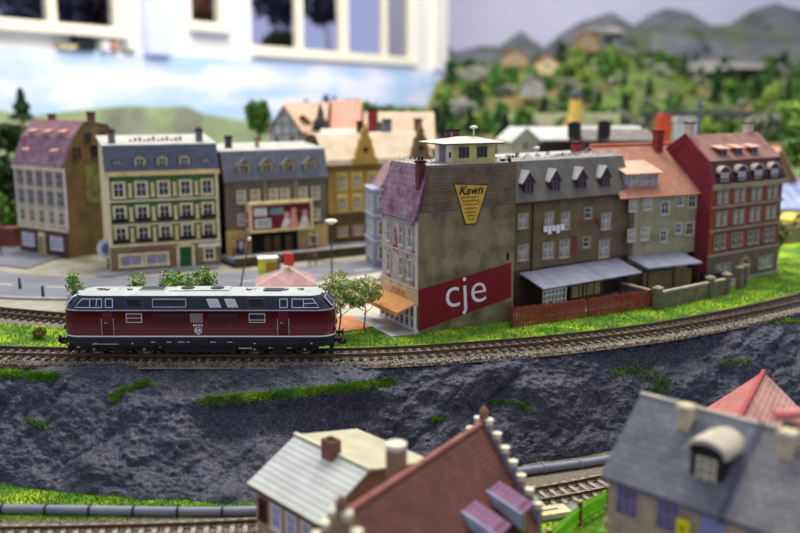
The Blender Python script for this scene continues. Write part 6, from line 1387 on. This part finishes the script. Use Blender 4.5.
tree('leafy_tree','dark green tree at the right edge above the glass pavilion',(*Yp(798,200,78)[:1],78,Yp(798,190,78)[1]),9,3.6,500,.6,md_,seed=71)
tree('light_tree','yellow-green round tree at the right edge of the picture above the pink roof',(*Yp(795,150,95)[:1],95,Yp(795,150,95)[1]),9,5,600,.8,lt,seed=72)
tree('grey_bush','pale bush between the red house chimneys and the yellow-green tree',(*Yp(765,140,95)[:1],95,Yp(765,146,95)[1]),6,3.4,400,.8,gy,seed=73)
# ---- mountains and backdrop of the far layout
def mtn():
    yw=420
    prof=[(430,75),(445,42),(455,52),(480,46),(500,46),(522,30),(530,38),(545,48),(560,34),(580,22),(600,16),(612,12),(624,20),(634,26),(650,14),(668,8),(690,12),(712,26),(730,24),(752,10),(775,3),(790,8),(815,12),(860,30)]
    n=220; m=26; px=np.linspace(430,860,n); yy=np.interp(px,[p[0] for p in prof],[p[1] for p in prof])
    V=np.zeros((n,m,3))
    for i in range(n):
        X,zt=Yp(px[i],yy[i],yw)
        for j in range(m):
            t=j/(m-1); z=10+(zt-10)*(1-t)**1.0; nz=float(fbm(np.array([X/14.]),np.array([z/12.]),np.array([t*2.]),4)[0])
            V[i,j]=(X,yw-t*70+nz*16*min(1,t*4+.05),z+nz*5*min(1,t*3))
    i=np.arange(n-1)[:,None]*m+np.arange(m-1)[None,:]; f=np.stack([i,i+m,i+m+1,i+1],2).reshape(-1,4)
    o=place('ground_mountains',npmesh('ground_mountains',V.reshape(-1,3),f,M('mountain_grey',(104,106,112),.95,nz=(12,.25),col2=(92,104,80),thr=(22,.5,.65)))); tag(o,'grey mountain range closing the far layout','mountains',kind='structure')
mtn()
X0,_=Yp(380,50,440);X1,_=Yp(900,50,440); tag(MB().box(X0,440,-20,X1,441,160).build('wall_far',M('lilac_grey_sky_board',(204,202,214),.9,nz=(60,.05))),'pale lilac-grey painted sky wall behind the mountains','wall',kind='structure')
# ================================================================ ROOM WALL, WINDOWS AND SKY BOARD
P0=(-94.4,150.0); P1=(20.6,365.0); WD=(P1[0]-P0[0],P1[1]-P0[1]); WL=math.hypot(*WD); ux,uy=WD[0]/WL,WD[1]/WL; WA=math.atan2(uy,ux); NRM=(uy,-ux,0)
def onwall(px,py):
    q=onplane(px,py,(P0[0],P0[1],0),NRM); return (q[0]-P0[0])*ux+(q[1]-P0[1])*uy,q[2]
def sky_board_mat():
    m=bpy.data.materials.new('painted_sky'); m.use_nodes=True; nt=m.node_tree; N=nt.nodes; L=nt.links; b=N['Principled BSDF']; b.inputs['Roughness'].default_value=.8; b.inputs['Specular IOR Level'].default_value=.2
    tc=N.new('ShaderNodeTexCoord'); mp=N.new('ShaderNodeMapping'); mp.inputs['Scale'].default_value=(100,100,100); L.new(tc.outputs['Object'],mp.inputs['Vector'])
    mp2=N.new('ShaderNodeMapping'); mp2.inputs['Scale'].default_value=(1/38,1,1/9); L.new(mp.outputs[0],mp2.inputs['Vector'])
    n=N.new('ShaderNodeTexNoise'); n.inputs['Scale'].default_value=1; n.inputs['Detail'].default_value=4; L.new(mp2.outputs[0],n.inputs['Vector'])
    r=N.new('ShaderNodeValToRGB'); e=r.color_ramp.elements; e[0].position=.42; e[0].color=lin((184,212,230)); e[1].position=.58; e[1].color=lin((236,238,240)); L.new(n.outputs['Fac'],r.inputs['Fac'])
    L.new(r.outputs[0],b.inputs['Base Color']); return m
def slab(name,s0,s1,z0,z1,off,th,mat,label,cat,kind='structure'):
    o=MB().box(s0,off,z0,s1,off+th,z1).build(name,mat,None,(P0[0],P0[1],0),WA)
    return tag(o,label,cat,kind=kind)
slab('wall_backdrop',-60,WL,-20,30.4,0,.8,sky_board_mat(),'painted sky board with clouds standing along the room wall','backdrop')
# painted hills: cut-out board in front of the sky board
hp=[(-20,112),(0,110),(30,117),(60,112),(100,108),(130,106),(165,107),(185,106),(200,113),(240,120),(300,122),(345,116),(380,108),(410,106),(443,108)]
pts=[]
for px,py in hp:
    s,z=onwall(px,py); pts.append((s,-.5,z))
pts+= [(pts[-1][0],-.5,-15),(pts[0][0],-.5,-15)]
b=MB(); b.prism(pts,(0,.45,0)); tag(b.build('wall_painted_hills',M('painted_hill',(158,172,120),.9,nz=(14,.2),col2=(134,138,110),thr=(20,.5,.62)),None,(P0[0],P0[1],0),WA),'painted green hills along the foot of the sky board','backdrop',kind='structure')
m_wall=M('white_room_wall',(244,240,226),.8,nz=(60,.03)); m_wf=M('window_frame_white',(244,238,214),.5,nz=None)
def opening(pxa,pxb,yb): a,_=onwall(pxa,yb); c,_=onwall(pxb,yb); _,z=onwall((pxa+pxb)/2,yb); return a,c,z
ops=[opening(-60,126,26),opening(194,229,27),opening(254,417,57)]
top=115; w0=-70; segs=[]
x=w0; off=1.0; th=5
b=MB()
for a,c,z in ops:
    b.box(x,off,-60,a,off+th,top); b.box(a,off,-60,c,off+th,z); b.box(a,off,z+62,c,off+th,top); x=c
b.box(x,off,-60,WL,off+th,top); tag(b.build('wall_back',m_wall,None,(P0[0],P0[1],0),WA),'white room wall with windows behind the sky board','wall',kind='structure')
slab('trim_1',WL-12,WL+.5,30.4,top,-1.5,2.5,m_wall,'white wall pilaster at the right end of the window wall','wall trim')
s1,_=onwall(143,40);s2,_=onwall(168,40); slab('trim_2',s1,s2,30.4,top,-2.0,3,M('pale_blue_curtain',(214,220,234),.8,nz=None),'pale bluish curtain strip between the windows','curtain')
gl=bpy.data.materials.new('clear_glass'); gl.use_nodes=True; bb=gl.node_tree.nodes['Principled BSDF']; bb.inputs['Transmission Weight'].default_value=1; bb.inputs['Roughness'].default_value=0; bb.inputs['IOR'].default_value=1.02
def win_struct(n,a,c,z,panes,frame=1.6,h=62):
    """panes: list of (px0,px1) ; frame members"""
    r=bpy.data.objects.new('window_%d'%n,None); C.objects.link(r); r.location=(P0[0]+ux*a,P0[1]+uy*a,z); r.rotation_euler=(0,0,WA); tag(r,['casement window at the far left of the room wall','small narrow window between the two wider ones','wide window with several panes right of the middle'][n-1],'window',kind='structure')
    W=c-a; ps=[(onwall(p,20)[0]-a,onwall(q,20)[0]-a) for p,q in panes]
    b=MB(); x=0; oy=off+1
    for p,q in ps: b.box(x,oy,0,p,oy+2,h); x=q
    b.box(x,oy,0,W,oy+2,h); 
    for p,q in ps: b.box(p,oy,0,q,oy+2,frame)
    b.build('window_frame',m_wf,r)
    for p,q in ps: MB().box(p,oy+1,frame,q,oy+1.3,h).build('pane',gl,r)
    MB().box(-1,-1.5,-1.4,W+1,off+1,0).build('window_sill',m_wf,r)
    return r
win_struct(1,*ops[0],[(-60,-6),(-2,55),(63,121)])
win_struct(2,*ops[1],[(197,226)])
win_struct(3,*ops[2],[(256,302),(308,345),(353,387),(392,413)],frame=2.2)
# outside: garden foliage seen through the panes
for i,(px,py,s,l) in enumerate(((40,-14,24,'dark garden shrub outside the left casement'),(104,-10,19,'dense dark shrub outside the second pane of the left window'),(215,10,16,'reddish-brown shrub outside the narrow window'),(282,-6,16,'dark tree crown outside the wide window, left pane'),(325,4,12,'dark tree crown outside the wide window, second pane'),(402,22,12,'olive shrub outside the right pane of the wide window'),(280,50,12,'low green hedge outside the wide window, lower left'))):
    q=onplane(px,py,(P0[0]-NRM[0]*70,P0[1]-NRM[1]*70,0),NRM)
    hh=q[2]-s+4; r=thing('garden_tree',l,'tree',(q[0],q[1],-4)); m_=[leafmat('night',(52,56,84)),leafmat('night2',(58,48,58)),leafmat('brick',(130,84,70)),leafmat('night',(0,0,0)),leafmat('night',(0,0,0)),leafmat('olive3',(120,116,84)),leafmat('hedge',(60,74,56))][i]
    place('crown',crown_mesh('crown',900,s,s*.9,2.2,'blob',m_,200+i),r,(0,0,hh)); place('trunk',trunk_mesh(hh+s*.5,1.2,m_bark,3,s*.4,i),r)
tag(MB().box(-300,-100,-8,300,250,-4).build('ground_garden',M('garden_lawn',(120,124,118),.9),None,(P0[0]-NRM[0]*110,P0[1]-NRM[1]*110,0),WA),'garden ground outside the windows','garden',kind='structure')
# things on the left sill / on top of the board
def onboard(px): s,_=onwall(px,40); return (P0[0]+ux*s+NRM[0]*.2,P0[1]+uy*s+NRM[1]*.2)
def sillthing(name,label,px,w,h,d,mat,cat,cyl=False):
    x,y=onboard(px); x-=NRM[0]*.2; y-=NRM[1]*.2
    b=MB(); 
    if cyl: b.lathe([(w/2,0),(w/2,h*.6),(w*.2,h*.75),(w*.2,h)],12)
    else: b.box(-w/2,-d/2,0,w/2,d/2,h); b.box(-w/2*1.05,-d/2*1.05,h*.85,w/2*1.05,d/2*1.05,h,0)
    tag(b.build(name,mat,None,(x,y,30.4),WA),label,cat)
sillthing('black_box','black box standing on top of the sky board under the left window',83,6.5,3.2,2,M('box_black',(24,24,26),.5),'box'); sillthing('orange_bottle','orange bottle on top of the sky board right of the black box',113,2.2,3.6,2,M('bottle_orange',(224,150,110),.5),'bottle',True); sillthing('white_carton','white carton on top of the sky board between black box and orange bottle',103,3,2.8,2,m_white,'box'); sillthing('tan_tray','low tan tray on top of the sky board left of the black box',66,6,1.2,2,M('tray_tan',(206,186,140),.7),'tray'); sillthing('olive_block','flat olive block on top of the sky board near the curtain',128,4,.8,1.6,M('block_olive',(150,146,110),.7),'block')
# ================================================================ LIGHT, CAMERA
w=bpy.data.worlds.new('World'); bpy.context.scene.world=w; w.use_nodes=True; bg=w.node_tree.nodes['Background']; NW=w.node_tree.nodes; LW=w.node_tree.links; tcw=NW.new('ShaderNodeTexCoord'); sp=NW.new('ShaderNodeSeparateXYZ'); LW.new(tcw.outputs['Generated'],sp.inputs[0]); rw=NW.new('ShaderNodeValToRGB'); LW.new(sp.outputs['Z'],rw.inputs['Fac'])
ew=rw.color_ramp.elements; ew[0].position=0; ew[0].color=[c*1.7 for c in lin((170,176,226))[:3]]+[1]; ew[1].position=1; ew[1].color=(1,.985,.95,1); e2=ew.new(.25); e2.color=[c*1.5 for c in lin((180,186,224))[:3]]+[1]; e3=ew.new(.6); e3.color=(.86,.86,.86,1)
LW.new(rw.outputs[0],bg.inputs['Color']); bg.inputs['Strength'].default_value=.66
def area(name,loc,rot,sx,sy,e,col):
    l=bpy.data.lights.new(name,'AREA'); l.shape='RECTANGLE'; l.size=sx/100; l.size_y=sy/100; l.energy=e; l.color=col; o=bpy.data.objects.new(name,l); C.objects.link(o); o.location=loc; o.rotation_euler=[R(a) for a in rot]; return o
def aim(o,t): d=Vector(t)-Vector(o.location); o.rotation_euler=d.to_track_quat('-Z','Y').to_euler()
# ceiling lamps, then two warm fills added to brighten the window wall
o=area('ceiling_or_fill_light',(30,60,190),(0,0,0),110,30,36,(1,.96,.88)); aim(o,(5,10,0))
o=area('ceiling_or_fill_light',(-60,90,180),(0,0,0),100,30,20,(1,.97,.92)); aim(o,(-10,20,0))
o=area('ceiling_or_fill_light',(110,260,200),(0,0,0),140,40,30,(1,.97,.9)); aim(o,(80,250,0))
o=area('ceiling_or_fill_light',(-60,170,150),(0,0,0),100,60,20,(1,.96,.86)); aim(o,(-60,260,50))  # added fill light, brightens the white room wall around the left windows
o=area('ceiling_or_fill_light',(40,190,160),(0,0,0),60,60,10,(1,.96,.86)); aim(o,(-20,300,40))  # smaller added fill for the right stretch of the white room wall
cam=bpy.data.cameras.new('Camera'); cam.sensor_width=36; cam.lens=36*F/800; co=bpy.data.objects.new('Camera',cam); C.objects.link(co); co.location=CAM; co.rotation_euler=(math.pi/2-P,0,0)
cam.dof.use_dof=True; cam.dof.focus_distance=.675; cam.dof.aperture_fstop=5.2; cam.clip_start=.01; cam.clip_end=60
bpy.context.scene.camera=co
sc=bpy.context.scene; sc.view_settings.view_transform='Standard'; sc.view_settings.look='None'; sc.view_settings.exposure=0; sc.view_settings.gamma=1
# ---------------------------------------------------------------- centimetres -> metres
seen=set()
for o in C.objects:
    o.location=Vector(o.location)*.01
    if o.type=='MESH' and o.data.name not in seen:
        seen.add(o.data.name); o.data.transform(Matrix.Scale(.01,4)); o.data.update()
